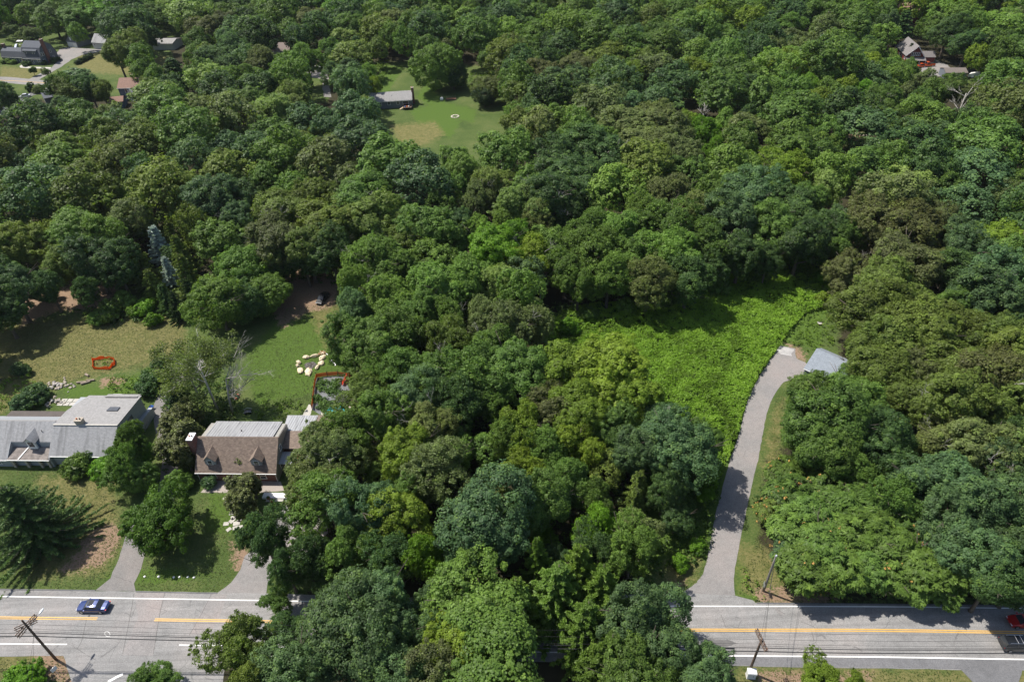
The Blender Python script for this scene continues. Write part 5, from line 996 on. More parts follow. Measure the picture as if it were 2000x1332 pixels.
# hand traced crowns: photo px of crown centre, crown radius in px, shape code, colour code
HT = """475 1275 62 f O;540 1180 42 f G;560 1228 52 f D;572 1325 75 m B;660 1200 88 m B;745 1190 84 m B;700 1275 95 m B;780 1300 70 m B;848 1185 42 m B;930 1200 88 o L;970 1285 100 o L;880 1290 80 o Y;860 1345 70 m N;
1090 1165 88 h L;1175 1165 62 h L;1130 1125 56 h L;1285 1205 60 m B;1145 1235 80 h G;1050 1110 40 h L;1010 1190 70 h L;1190 1300 80 h G;1245 1230 78 m B;1300 1265 75 m B;1240 1320 80 m G;1375 1325 58 m B;325 1322 42 f G;282 1334 32 f G;1600 1320 36 f Y;1672 1335 28 f Y;500 1340 60 f O;
520 1048 60 f D;628 885 56 w T;655 905 70 f T;610 950 62 f T;690 850 60 f G;640 980 60 f G;700 1000 62 m B;690 1075 62 f G;615 1095 48 f D;640 1130 50 f D;560 1110 40 f D;790 890 60 m Y;745 810 65 m G;845 840 62 f T;850 910 62 f T;805 960 50 m G;780 1030 52 m Y;830 1090 52 f V;760 1100 50 f D;
945 1015 88 m B;920 1090 52 m B;712 790 48 w O;810 775 66 m B;730 680 62 m G;690 660 48 m G;700 560 52 w L;750 525 58 w L;690 610 45 w B;760 590 50 w L;715 510 45 w L;860 570 52 w L;920 545 55 w L;985 555 48 w W;870 625 48 w L;815 610 42 w G;780 650 55 f G;
880 670 58 f O;950 620 48 w T;1000 640 50 w T;1045 635 38 w T;980 680 45 f G;1010 730 58 m G;930 740 60 f G;860 740 58 f G;790 730 55 f G;740 740 50 f G;960 800 52 f G;900 790 55 f D;1020 830 52 f Y;1120 720 62 o Y;1190 735 66 o Y;1230 780 60 o Y;1130 800 68 o Y;1210 840 58 o G;1080 800 50 o O;
1130 870 55 f Y;1060 880 48 f G;1290 850 70 m B;1250 880 45 m B;1340 880 60 m B;1370 865 42 m G;1385 930 32 f V;1380 965 24 f V;1245 960 34 k O;1240 985 28 k O;1110 950 52 f G;1060 985 50 m G;1020 920 48 f Y;990 870 48 f G;1235 1070 58 f L;1200 1040 40 f V;1160 1030 42 f V;1150 1080 40 f D;1060 1050 34 f V;1090 1090 40 m D;
1160 980 46 f G;1300 960 50 m D;1320 1010 44 m D;
1100 520 58 f G;1160 490 60 f G;1210 450 60 w L;1250 420 58 w L;1310 385 56 w T;1360 420 50 f T;1300 440 55 f G;1240 500 58 f G;1190 545 52 f G;1310 500 58 f L;1370 480 50 f G;1260 555 48 f T;1130 560 44 f G;1340 545 44 f D;1150 455 45 f G;1395 530 36 m D;
1420 430 60 m B;1445 500 58 m D;1470 380 58 m B;1500 450 58 m G;1540 420 60 m D;1560 480 46 m D;1600 450 40 m D;1500 510 34 m D;1530 345 55 f Y;1580 400 50 f G;
1735 570 74 o O;1790 600 60 o O;1690 600 58 o O;1760 520 62 o O;1650 540 44 o N;1770 450 72 o N;1710 440 58 o N;1820 440 55 o N;1820 510 50 o N;1870 460 55 m B;1900 500 55 m B;1865 550 48 m D;1940 480 50 m Y;1965 560 60 m B;1930 600 58 m B;1990 520 60 m G;1860 610 45 m G;1645 470 40 f G;1640 430 32 m B;1990 620 60 m B;
1680 680 60 o O;1740 665 62 o O;1800 655 64 o O;1870 645 64 o O;1940 660 66 o O;1990 690 62 o O;1720 730 64 o O;1790 725 68 o O;1860 715 68 o O;1930 735 68 o O;1850 785 66 o O;1780 790 58 o O;1920 805 64 o O;1990 780 60 o O;
1620 830 72 m G;1590 780 52 m G;1660 790 58 m G;1590 880 60 m G;1640 900 60 m G;1700 840 52 m D;1730 870 52 m D;1560 840 42 m G;1850 860 60 o O;1900 880 60 o T;1820 900 44 o Y;1980 860 60 f D;1950 920 66 m B;1870 950 66 m B;1800 945 60 m B;1990 1000 70 m B;1920 1010 72 m B;1820 930 36 m Y;1850 1030 60 m B;
1500 1000 30 r O;1530 930 40 r G;1545 975 48 r G;1575 1000 52 r G;1610 950 46 r G;1640 990 52 r G;1555 1040 54 r L;1600 1060 58 r G;1540 1080 38 r B;1580 1110 54 r G;1650 1050 56 r G;1690 990 56 r G;1720 950 46 r G;1700 1050 58 r G;1650 1110 52 r G;1700 1110 50 r G;1750 1020 54 r G;1760 1080 56 r G;1740 1130 46 r G;1800 1110 58 r G;1810 1050 54 r B;1860 1100 58 r G;1790 1150 38 r G;1840 1150 38 r G;1640 960 34 r V;1680 930 40 f G;1750 980 50 f G;1900 1080 60 m B;1960 1080 66 m B;1940 1140 58 m D;1995 1130 60 m D;
50 1012 112 s D;322 1020 68 g F;290 1034 30 g F;252 930 46 g G;240 900 34 f G;278 890 30 f V;262 862 30 f G;345 830 27 c C;366 850 27 c C;342 878 26 c C;362 890 24 c C;372 806 24 c C;350 785 24 c D;474 905 15 c C;490 948 23 c C;474 985 27 c C;460 950 18 c C;350 940 27 b G;152 908 28 b G;178 898 22 b D;205 912 26 b V;236 905 30 b L;410 940 16 b B;
488 535 62 g G;428 600 66 g G;520 575 46 g G;475 590 48 g D;
275 520 30 k O;312 480 26 k S;330 530 20 k S;355 500 28 k O;365 540 30 k O;340 470 26 k O;325 585 22 k D;345 600 22 k K;375 580 26 k K;300 560 24 k O;495 455 22 k D;
300 740 27 b D;312 722 22 b D;285 757 22 b D;41 722 17 b B;62 775 26 b B;40 790 22 b B;75 765 20 b B;240 590 24 b L;285 600 22 b V;300 625 16 b V;262 608 16 b V;215 610 26 b G;190 620 20 b G;175 575 30 f D;45 1328 38 b V;
60 480 48 m O;105 470 50 m Y;120 520 40 m O;170 450 50 m G;210 470 55 f G;180 510 50 m D;230 520 40 m D;20 560 50 m B;30 500 45 m G;0 600 40 m D;70 545 30 m D;250 440 40 o O;
560 420 60 o O;610 400 58 o O;640 440 52 o O;540 470 54 o O;600 480 50 o O;650 490 40 m D;430 400 50 m B;465 430 48 m B;400 440 40 m B;690 410 56 m G;740 440 55 o O;720 390 50 m G;780 430 46 m G;830 450 60 o O;800 480 50 o O;870 480 44 m G;900 440 42 m D;940 450 46 f L;985 440 46 f L;960 490 48 m V;1000 480 44 m V;1035 505 40 f Y;930 400 46 w T;970 370 46 w W;1020 400 46 f W;1050 430 40 f T;1080 390 50 m D;1110 430 40 m D;1130 350 56 m D;1090 320 54 m D;1160 300 54 m D;
1230 250 62 o T;1280 240 54 o T;1260 290 50 o T;1330 300 40 o T;1335 248 28 m Y;1375 260 28 f V;1390 300 24 f V;
850 132 50 g G;885 150 30 g D;720 150 22 f L;730 170 16 f Y;905 335 40 m G;880 320 38 m G;
345 155 42 p D;310 165 26 p B;600 120 36 f G;560 130 34 f G;515 130 36 w T;540 225 46 w W;580 200 40 w W;650 100 28 f G;655 150 28 f B;420 130 48 w B;480 160 40 f G;450 100 34 f B;
230 110 30 m O;255 90 34 m O;270 110 28 m G;400 60 34 o N;440 45 30 o N;390 85 30 o O;230 50 24 m V;100 32 40 m G;150 38 38 m G;200 28 40 m V;255 45 34 m D;300 35 36 m G;230 62 20 m V;60 75 24 f T;
155 160 30 c D;120 165 24 f G;175 175 26 m D;104 176 16 f D;135 185 26 m O;200 180 20 m O;60 172 11 b D;75 174 11 b T;8 192 24 m D;30 206 14 m D;292 168 18 f T;285 188 22 f T;64 138 8 m G;90 141 9 m G;
610 40 34 o N;630 60 24 o N;645 30 26 m V;690 60 34 m G;760 50 44 o T;700 110 24 p D;1580 178 32 m V;1730 235 38 m G;1660 205 24 m V;1720 200 36 m G;1690 190 30 f V;1760 60 30 p D;1852 64 36 m D;1890 90 32 m D;1600 110 38 p D;1420 80 38 p G;960 176 32 g T;946 192 22 g K;1758 148 26 m G;1806 166 26 o T;1742 126 20 m L;1772 140 18 m G;1730 138 26 m L;1850 178 30 m G;1885 185 26 o T;1700 112 32 m G;1672 742 28 o O;832 1238 48 m B;770 1250 60 m B;1912 176 24 f G;1776 104 11 k K;1865 270 26 m G;1800 215 34 m G;-40 590 60 m D;-60 650 50 m D;30 545 36 m D;95 560 30 m D;-30 700 40 m D;598 516 40 m D;556 512 40 m D;1110 640 22 b V;1150 615 20 b G;1220 600 22 b L;1300 587 20 b G;1400 562 24 b G;1480 533 24 b L;1560 508 22 b V;1604 545 18 b V;1092 690 24 b G;1085 760 26 b V;1330 1100 20 b V;1360 1065 18 b V;1605 585 16 b Y;1210 905 20 b G;1340 985 20 b G;1545 60 34 f G;1500 100 30 o T;668 640 24 f L;672 690 22 b Y;1225 160 34 m Y;1130 135 40 o N;1060 150 40 o N;370 220 22 m Y;355 205 18 m Y"""
bush_cat = {'b'}
placed = []
def tree_root(px, py, rpx, code, col, hscale=1.0, jitter=True):
    pr = PROTO[code]; i = len(placed) % len(pr); crown, trunk, R, H, zc = pr[i]
    z = 9.0 if code not in 'bck' else 2.0
    for _ in range(3):
        P = at(px, py, z); depth = float(prj(P[None])[2][0]); Rw = rpx*depth/FPX
        if code == 'b': Rw = max(.5, Rw); Ht = Rw*1.35*H/3.2*1.0; 
        elif code in 'ck': Ht = min(12, Rw*(3.4 if code == 'c' else 3.2))
        elif code in 'sph': Ht = {'s': 14.5, 'p': 15, 'h': 14}[code]
        elif code == 'g': Ht = Rw*1.8
        elif code == 'r': Ht = min(9, max(5.5, Rw*1.9))
        else: Ht = min(18, max(5.5, Rw*1.55+6.0)) if Rw > 3 else Rw*2.2
        Ht *= hscale; z = Ht*zc/H
    if code in 'mofwgr': Rw *= .97
    return P, Rw, Ht, (crown, trunk, R, H)
def col_of(c, rg):
    b = PAL[c]; k = rg.uniform(.8, 1.2); h = rg.uniform(-.06, .06)
    return (b[0]*k*(1+h), b[1]*k, b[2]*k*(1-h), 1)
LIMBS = []
for sd_ in range(4):
    r_ = random.Random(sd_+50); mb = MB()
    def lb(p, d, L, r, lv):
        e = p+d*L; mb.tube([p, p.lerp(e, .5)+Vector((r_.uniform(-1, 1), r_.uniform(-1, 1), r_.uniform(-1, 1)))*L*.08, e], [r, r*.7, r*.35], 4)
        if lv < 3:
            for k in range(3): lb(p.lerp(e, r_.uniform(.35, 1)), (d+Vector((r_.uniform(-1, 1), r_.uniform(-1, 1), r_.uniform(-.4, .9)))*.7).normalized(), L*.55, r*.5, lv+1)
    a_ = r_.uniform(0, 6.28); lb(Vector((math.cos(a_)*2.6, math.sin(a_)*2.6, 10.5)), Vector((math.cos(a_)*.9, math.sin(a_)*.9, .9)).normalized(), 3.2, .1, 0)
    o = mb.build('bare_limb', 'deadwood', smooth=True); LIMBS.append(o.data); bpy.data.objects.remove(o)
rg = random.Random(21)
LM = [((60, 110), 'the gambrel house'), ((140, 85), 'the small gray garage'), ((206, 90), 'the white barn'), ((248, 165), 'the blue house'), ((770, 195), 'the gray ranch house'), ((1785, 100), 'the red barn house'), ((620, 140), 'the white far-street vehicle'),
      ((205, 712), 'the orange net bed'), ((120, 830), 'the long gray house'), ((470, 880), 'the brick house'), ((630, 582), 'the parked black car'), ((606, 714), 'the fire pit'), ((650, 770), 'the netted garden'), ((183, 1180), 'the blue sedan'), ((85, 1250), 'the lamp pole'),
      ((1530, 700), 'the paved turnaround'), ((1600, 710), 'the blue-gray garage'), ((1430, 930), 'the long driveway'), ((1400, 1120), 'the driveway mouth'), ((1505, 1125), 'the gray pole'), ((1470, 1290), 'the white cabinet pole'), ((1350, 670), 'the vine meadow'), ((1260, 600), 'the meadow far edge'), ((1985, 1210), 'the red car'), ((889, 228), 'the stone fire ring'), ((1850, 205), 'the bare dead tree'), ((1365, 235), 'the pale snag'), ((240, 1080), 'the side driveway'), ((1790, 800), 'the olive oak row'), ((1700, 1050), 'the sumac thicket'), ((945, 1010), 'the big blue-green crown'), ((1075, 1180), 'the roadside conifers'), ((310, 480), 'the silvery spruce'), ((450, 560), 'the twin-crowned maple'), ((450, 700), 'the half-dead birch'), ((480, 950), 'the dark cedar')]
used_lab = {}; ORD = ['nearest', 'second', 'third', 'fourth', 'fifth', 'sixth', 'seventh', 'eighth', 'ninth', 'tenth', 'eleventh', 'twelfth', 'thirteenth', 'fourteenth', 'fifteenth', 'sixteenth', 'seventeenth', 'eighteenth']
def octant(dx, dy):
    a = math.degrees(math.atan2(-dy, dx)) % 360
    return ['right of', 'up-right of', 'beyond', 'up-left of', 'left of', 'down-left of', 'below', 'down-right of'][int(((a+22.5) % 360)//45)]
todo = []                      # (px,py,rpx,code,col,P,Rw,Ht,proto)
def plan(px, py, rpx, code, col):
    P, Rw, Ht, pr = tree_root(px, py, rpx, code, col); placed.append((P[0], P[1], Rw)); todo.append([px, py, rpx, code, col, P, Rw, Ht, pr])
vr = random.Random(4)
for item in HT.replace('\n', '').split(';'):
    a = item.split()
    if len(a) != 5: continue
    x, y, r = float(a[0]), float(a[1]), float(a[2])
    if a[3] in 'mofw' and y > 250: x += vr.uniform(-.12, .12)*r; y += vr.uniform(-.12, .12)*r; r *= vr.choice((.8, .92, 1.0, 1.08, 1.2))
    if a[3] == 'o' and a[4] == 'O' and vr.random() < .45: a[4] = vr.choice('TNGO'); a[3] = vr.choice('mo')
    plan(x, y, r, a[3], a[4])
n_hand = len(todo)
# ---- fill of the closed wood
KEEP = [[(-40, 85), (40, 58), (120, 80), (215, 85), (230, 120), (215, 170), (205, 205), (230, 205), (232, 140), (268, 140), (268, 190), (228, 205), (120, 160), (90, 190), (20, 235), (-40, 235), (-40, 120)],
        [(295, 80), (345, 80), (345, 125), (300, 130)], [(700, 110), (800, 128), (930, 130), (985, 180), (960, 235), (960, 260), (900, 280), (800, 270), (760, 235), (720, 180)], [(595, 120), (645, 120), (660, 190), (610, 195)],
        [(512, 85), (560, 85), (560, 118), (512, 118)], [(1735, 68), (1825, 85), (1900, 125), (1935, 140), (1915, 165), (1860, 150), (1790, 140), (1735, 105)], [(1640, 235), (1680, 250), (1700, 280), (1650, 275)], [(335, 45), (375, 45), (375, 75), (340, 75)],
        [(1935, 8), (1960, 8), (1960, 35), (1935, 35)], [(1750, 5), (1780, 5), (1775, 35), (1750, 45)], [(965, 118), (985, 118), (985, 142), (965, 142)], [(1835, 185), (1880, 185), (1875, 212), (1840, 212)],
        [(-200, 560), (2300, 560), (2300, 2000), (-200, 2000)], [(1010, 560), (1400, 440), (1650, 430), (1650, 600), (1010, 600)]]
def inpoly(px, py): return any(poly_sd(np.array([px]), np.array([py]), K)[0] > 0 for K in KEEP)
pl = np.array(placed); cand = []
g2 = random.Random(99); pts_l = [tuple(p) for p in placed]; cell = {}
def cadd(x, y, r): cell.setdefault((int(x//16), int(y//16)), []).append((x, y, r))
for p in placed: cadd(*p)
def free(x, y, r, f=.70):
    cx, cy = int(x//16), int(y//16)
    for i in (-1, 0, 1):
        for j in (-1, 0, 1):
            for q in cell.get((cx+i, cy+j), ()):
                if (q[0]-x)**2+(q[1]-y)**2 < (f*(q[2]+r))**2: return False
    return True
def region_col(px, py):
    r = g2.random()
    if py < 45 and px < 330: w = 'DGVGD'
    elif px < 720 and py > 215: w = 'OOOGBBDOGBTO'
    elif px < 720: w = 'GDBGWDG'
    elif px > 1300 and py < 330: w = 'GGDGDBTGLY'
    elif px > 1450: w = 'GLGDBWGT'
    else: w = 'GGDBGTLDOG'
    return w[int(r*len(w))]
fill = []
for _ in range(42000):
    X = g2.uniform(-400, 400); Y = g2.uniform(110, 560); Rw = g2.uniform(7.0, 10.2) if _ < 8000 else (g2.uniform(5.0, 6.8) if _ < 20000 else g2.uniform(3.4, 5))
    if not free(X, Y, Rw, .72): continue
    c = prj(np.array([[X, Y, 10.0]])); px, py, dp = float(c[0][0]), float(c[1][0]), float(c[2][0])
    if px < -170 or px > 2170 or py < -120: continue
    rp = Rw*FPX/dp
    if any(inpoly(px+a*rp, py+b*rp) for a, b in ((0, 0), (.8, 0), (-.8, 0), (0, .9), (0, -1.3), (0, -.5), (.6, -.9), (-.6, -.9))): continue
    q = prj(np.array([[X, Y, 0.0]]))
    if inpoly(float(q[0][0]), float(q[1][0])) and g2.random() < .9: continue
    cadd(X, Y, Rw); fill.append((px, py, rp, X, Y, Rw, dp))
NEARW = [[(600, 1130), (640, 1000), (700, 820), (700, 640), (670, 500), (1000, 500), (1060, 600), (1060, 850), (1240, 880), (1370, 960), (1340, 1060), (1150, 1130)],
         [(1660, 640), (2150, 640), (2150, 1160), (1700, 1150), (1580, 1060), (1580, 950), (1700, 800)], [(-60, 560), (-60, 470), (560, 470), (640, 500), (500, 520), (250, 555), (100, 545)], [(1060, 540), (1400, 440), (1640, 420), (1620, 480), (1400, 520), (1230, 565), (1080, 590)]]
NW = [[g(*p) for p in w] for w in NEARW]
for _ in range(6000):
    X = g2.uniform(-110, 110); Y = g2.uniform(60, 190); Rw = g2.uniform(3.8, 5.5) if _ < 2500 else g2.uniform(2.4, 3.8)
    if not any(poly_sd(np.array([X]), np.array([Y]), w)[0] > 1.0 for w in NW) or not free(X, Y, Rw, .66): continue
    c = prj(np.array([[X, Y, 6.0]])); cadd(X, Y, Rw); fill.append((float(c[0][0]), float(c[1][0]), Rw*FPX/float(c[2][0]), X, Y, Rw, float(c[2][0])))
print('fill', len(fill))
fill.sort(key=lambda f: f[6])
N_IND = 300-sum(1 for t in todo if t[3] not in 'b')
codes = 'mmofofmwmo'
far_list = []
for k, (px, py, rp, X, Y, Rw, dp) in enumerate(fill):
    c = region_col(px, py); code = codes[g2.randrange(len(codes))]
    if c in 'OTN': code = 'o'
    Ht = Rw*1.15+8.5+g2.uniform(-2.0, 3.5)
    if Rw < 3.9: Ht = Rw*1.6+2.5
    if len([1]) and N_IND > 0 and -20 < px < 2020 and py > -10:
        pr = PROTO[code][k % len(PROTO[code])]; todo.append([px, py, rp, code, c, np.array([X, Y, 0]), Rw, Ht, (pr[0], pr[1], pr[2], pr[3])]); N_IND -= 1
    else: far_list.append((X, Y, Rw, Ht, c))
# labels: what it looks like, then where it stands relative to something findable
keys = {}
for t in todo:
    px, py = t[0], t[1]; (lx, ly), nm = min(LM, key=lambda l: math.hypot(l[0][0]-px, (l[0][1]-py)*1.3)); d = math.hypot(lx-px, ly-py)
    kk = (NAMES[t[3]], t[4], SHP[t[3]], octant(px-lx, py-ly), nm); keys.setdefault(kk, []).append((d, id(t))); t.append(kk)
rank = {}
for kk, L in keys.items():
    for i, (_, tid) in enumerate(sorted(L)): rank[tid] = i
GRP = dict(m='broadleaf trees of the wood', g=None, o='oaks of the wood', f='broadleaf trees of the wood', w='broadleaf trees of the wood', r='sumac thicket trees', b='garden and edge bushes', c='cedars', k='small conifers', h='roadside conifers', s=None, p='pines', a=None)
for t in todo:
    px, py, rpx, code, col, P, Rw, Ht, (crown, trunk, R, H), kk = t
    i = rank[id(t)]; word = {'b': 'bush', 'c': 'tree', 'k': 'tree', 'r': 'sumac'}.get(code, 'tree')
    lab = '%s %s %s, %s%s %s' % (CW[col], SHP[code], word, ORD[i] + ' ' if len(keys[kk]) > 1 else '', kk[3], kk[4])
    ob = bpy.data.objects.new(kk[0], None); ob.empty_display_size = .5; link(ob)
    ob.location = (float(P[0]), float(P[1]), 0); ob.rotation_euler = (0, 0, rg.uniform(0, 6.28))
    tag(ob, lab, 'bush' if code == 'b' else 'tree', GRP[code])
    s = Rw/R; sz = Ht/H
    for nm, me in (('crown', crown), ('trunk', trunk)):
        c = bpy.data.objects.new(nm, me); link(c, ob); c.scale = (s*rg.uniform(.9, 1.12), s*rg.uniform(.9, 1.12), sz) if nm == 'crown' else (min(s, 1.25), min(s, 1.25), sz)
        if nm == 'crown': c.color = col_of(col, rg)
    if code in 'mofw' and Rw > 3.8 and py > 150 and rg.random() < .22:
        for _k in range(rg.randint(1, 2)):
            c = bpy.data.objects.new('bare_limb', LIMBS[rg.randrange(4)]); link(c, ob); c.scale = (s, s, sz); c.rotation_euler = (0, 0, rg.uniform(0, 6.28))
    if code == 'r' and rg.random() < .45 or (code == 'r' and col == 'O'):
        n = rg.randint(8, 22); rn = np.random.default_rng(int(px)); d = unit(rn.normal(size=(n, 3))+np.array([0, 0, .9])); C = d*np.array([Rw, Rw, Ht*.42])*.98+np.array([0, 0, Ht*.58])
        q = leaves(C, np.full(n, .3), 7, .17, rn, shell=.1)
        if 'blossom' not in M: M['blossom'] = plain('orange_blossom', (.42, .24, .06), .8)
        o = meshnp('blossoms', q[0], q[1], 'blossom', q[2], parent=ob); o['kind'] = 'stuff'

# ---- distant wood: one mass, coarse crowns instanced on points
if far_list:
    A = np.array([(x, y, r, h) for x, y, r, h, _ in far_list]); n = len(A)
    me = bpy.data.meshes.new("distant_wood"); me.vertices.add(n); me.vertices.foreach_set("co", np.stack([A[:, 0], A[:, 1], np.zeros(n)], 1).astype(np.float32).ravel())
    def pa(nm, ty, vals, key): a = me.attributes.new(nm, ty, 'POINT'); a.data.foreach_set(key, np.ascontiguousarray(vals).ravel())
    pa("pick", 'INT', RNG.integers(0, 8, n).astype(np.int32), "value")
    pa("rotz", 'FLOAT_VECTOR', np.stack([np.zeros(n), np.zeros(n), RNG.random(n)*6.28], 1).astype(np.float32), "vector")
    pa("scl", 'FLOAT_VECTOR', np.stack([A[:, 2]/6, A[:, 2]/6, A[:, 3]/16], 1).astype(np.float32), "vector")
    pa("tcol", 'FLOAT_COLOR', np.array([col_of(c, rg) for *_, c in far_list], np.float32), "color")
    o = bpy.data.objects.new("distant_wood", me); link(o); tag(o, 'far-off closed woodland canopy beyond the houses and clearings', 'woodland', kind='stuff')
    ng = bpy.data.node_groups.new("scatter_crowns", 'GeometryNodeTree'); ng.interface.new_socket("Geometry", in_out='INPUT', socket_type='NodeSocketGeometry'); ng.interface.new_socket("Geometry", in_out='OUTPUT', socket_type='NodeSocketGeometry')
    gi = ng.nodes.new("NodeGroupInput"); go = ng.nodes.new("NodeGroupOutput"); ip = ng.nodes.new("GeometryNodeInstanceOnPoints"); ci = ng.nodes.new("GeometryNodeCollectionInfo")
    ci.inputs["Collection"].default_value = FARP; ci.inputs["Separate Children"].default_value = True; ci.inputs["Reset Children"].default_value = True
    def na(nm, ty):
        x = ng.nodes.new("GeometryNodeInputNamedAttribute"); x.data_type = ty; x.inputs["Name"].default_value = nm
        return [s for s in x.outputs if s.enabled and s.name == "Attribute"][0]
    ip.inputs["Pick Instance"].default_value = True
    L = ng.links.new; L(gi.outputs[0], ip.inputs["Points"]); L(ci.outputs[0], ip.inputs["Instance"]); L(na("pick", 'INT'), ip.inputs["Instance Index"]); L(na("scl", 'FLOAT_VECTOR'), ip.inputs["Scale"])
    e2r = ng.nodes.new("FunctionNodeEulerToRotation"); L(na("rotz", 'FLOAT_VECTOR'), e2r.inputs[0]); L(e2r.outputs[0], ip.inputs["Rotation"]); L(ip.outputs[0], go.inputs[0])
    md = o.modifiers.new("scatter", 'NODES'); md.node_group = ng

# ---- half-dead birch with bare bleached limbs, snags
def dead_tree(name, label, base, H, spread, seed, mat='deadwood', tiers=4, lean=(0, 0), group=None, r0=.16, leafy=None, droop=0.0, bias=None):
    t = thing(name, label, 'tree', (*base, 0), 0, group); rg_ = random.Random(seed); mb = MB(); tips = []
    top = Vector((lean[0], lean[1], H*.8)); mb.tube([(0, 0, -.3), (lean[0]*.3, lean[1]*.3, H*.35), top], [r0*1.3, r0, r0*.45], 7)
    def br(p, d, L, r, lv):
        m_ = p+d*L*.5+Vector((rg_.uniform(-1, 1), rg_.uniform(-1, 1), rg_.uniform(-.3, .6)))*L*.1; e = p+d*L+Vector((0, 0, rg_.uniform(-.1, .25)-droop))*L*.5
        mb.tube([p, m_, e], [r, r*.7, r*.35], 5 if lv < 2 else 4)
        if lv >= tiers-1: tips.append(e); return
        for k in range(rg_.randint(3, 5)):
            q = p.lerp(m_, .4+.6*rg_.random()) if k % 2 else m_.lerp(e, rg_.random())
            dd = (d+Vector((rg_.uniform(-1, 1), rg_.uniform(-1, 1), rg_.uniform(-.5, .8)))*.75).normalized(); br(q, dd, L*rg_.uniform(.4, .62), r*.5, lv+1)
    for i in range(9):
        a = i*2.4+rg_.random() if bias is None else bias+rg_.uniform(-1.2, 1.2); s = Vector((0, 0, 0)).lerp(top, rg_.uniform(.4, 1)); br(s, Vector((math.cos(a), math.sin(a), rg_.uniform(.2, 1.1))).normalized(), spread*rg_.uniform(.6, 1), r0*.5, 1)
    mb.build('trunk', mat, t, smooth=True)
    if leafy:
        C = np.array([tuple(x) for x in tips]); rn = np.random.default_rng(seed); q = leaves(C, np.full(len(C), leafy[0]), leafy[1], .2, rn, rnd=1.4, shell=.1, elong=1.4)
        o = meshnp('crown', q[0], q[1], 'leaf', q[2], parent=t); o.color = (*PAL[leafy[2]], 1)
    return t
b0 = at(425, 800); dead_tree('birch_tree', 'tall half-dead birch with gray twiggy crown and bleached limbs behind the cedars', (float(b0[0]), float(b0[1])), 15, 6.0, 3, 'birch', 4, leafy=(1.25, 60, 'T'), r0=.2)
b0 = at(395, 790); dead_tree('birch_tree', 'leafier birch stem spreading over the drive corner left of the bare limbs', (float(b0[0]), float(b0[1])), 13, 5.5, 8, 'birch', 4, leafy=(1.3, 64, 'T'), r0=.18)
b0 = at(455, 808); dead_tree('dead_tree', 'bare bleached limbs reaching over the shaded lawn beside the half-dead birch', (float(b0[0]), float(b0[1])), 11, 6.8, 12, 'deadwood', 5, lean=(1, .5), r0=.2, bias=.2)
b0 = at(1857, 262); dead_tree('dead_tree', 'tall bare pale dead tree among green crowns near the red barn house', (float(b0[0]), float(b0[1])), 17, 6, 5, 'deadwood', 4, r0=.3)
b0 = at(1365, 285); dead_tree('dead_tree', 'slim pale snag beside the vivid vine-covered trunk', (float(b0[0]), float(b0[1])), 16, 3.5, 6, 'deadwood', 3, r0=.2)
b0 = at(985, 400); dead_tree('dead_tree', 'gray twiggy dying crown among light green trees below the far lawn', (float(b0[0]), float(b0[1])), 15, 4.5, 7, 'deadwood', 4, r0=.16)
b0 = at(1055, 590); dead_tree('dead_tree', 'thin bent bare branches at the dark edge of the meadow', (float(b0[0]), float(b0[1])), 8, 3.5, 9, 'deadwood', 3, r0=.12)
b0 = at(665, 980); dead_tree('dead_tree', 'bare gray limb poking from the gray-green crown beside the brick house', (float(b0[0]), float(b0[1])), 14, 3.2, 10, 'deadwood', 3, r0=.12)
b0 = at(1925, 780); dead_tree('dead_tree', 'dead twigs showing in the olive oak crowns near the picture edge', (float(b0[0]), float(b0[1])), 13, 3.5, 15, 'deadwood', 3, r0=.14)

# ------------------------------------------------------------------ vine meadow, undergrowth, verge weeds
def fieldpts(polys, n, seed, ex=()):
    rn = np.random.default_rng(seed); W = [[g(*p) for p in pl_] for pl_ in polys]; allp = np.array([q for w in W for q in w]); lo, hi = allp.min(0), allp.max(0)
    X = rn.uniform(lo[0], hi[0], n*6); Y = rn.uniform(lo[1], hi[1], n*6); ok = np.zeros(n*6, bool)
    for w in W: ok |= poly_sd(X, Y, w) > 0
    for w in ex: ok &= poly_sd(X, Y, [g(*p) for p in w]) < 0
    return X[ok][:n], Y[ok][:n], rn
def vnoise(x, y, s, seed=0):
    rn = np.random.default_rng(seed); G_ = rn.random((256, 256)); u, v = x/s+500, y/s+500; i, j = np.floor(u).astype(int), np.floor(v).astype(int); f, h = u-i, v-j; f = f*f*(3-2*f); h = h*h*(3-2*h)
    a, b_, c, d = G_[i % 256, j % 256], G_[(i+1) % 256, j % 256], G_[i % 256, (j+1) % 256], G_[(i+1) % 256, (j+1) % 256]
    return (a*(1-f)+b_*f)*(1-h)+(c*(1-f)+d*f)*h
mead = [(1070, 720), (1062, 660), (1075, 620), (1120, 600), (1230, 590), (1320, 572), (1420, 545), (1500, 515), (1590, 498), (1625, 540), (1620, 600), (1570, 615), (1540, 650), (1518, 682), (1500, 705), (1472, 750), (1455, 790), (1440, 850), (1421, 900), (1385, 930), (1330, 900), (1230, 900), (1130, 860)]
dpoly = curve([(x+5, y) for x, y in left_e], 3)+curve(right_e, 3)
X, Y, rn = fieldpts([mead], 30000, 5, ex=[dpoly])
hgt = .2+1.9*vnoise(X, Y, 4.2, 1)*vnoise(X, Y, 1.3, 2)*(.5+vnoise(X, Y, 11, 9))
rad = .28+.22*rn.random(len(X)); ct = np.clip(-.1+.8*vnoise(X, Y, 1.9, 3)+.55*vnoise(X, Y, 8, 4)+rn.normal(0, .13, len(X)), 0, 1)
q = leaves(np.stack([X, Y, hgt], 1), rad, 10, .21, rn, rnd=1.1, ob=.5, upb=.7, shell=.1, ctint=ct)
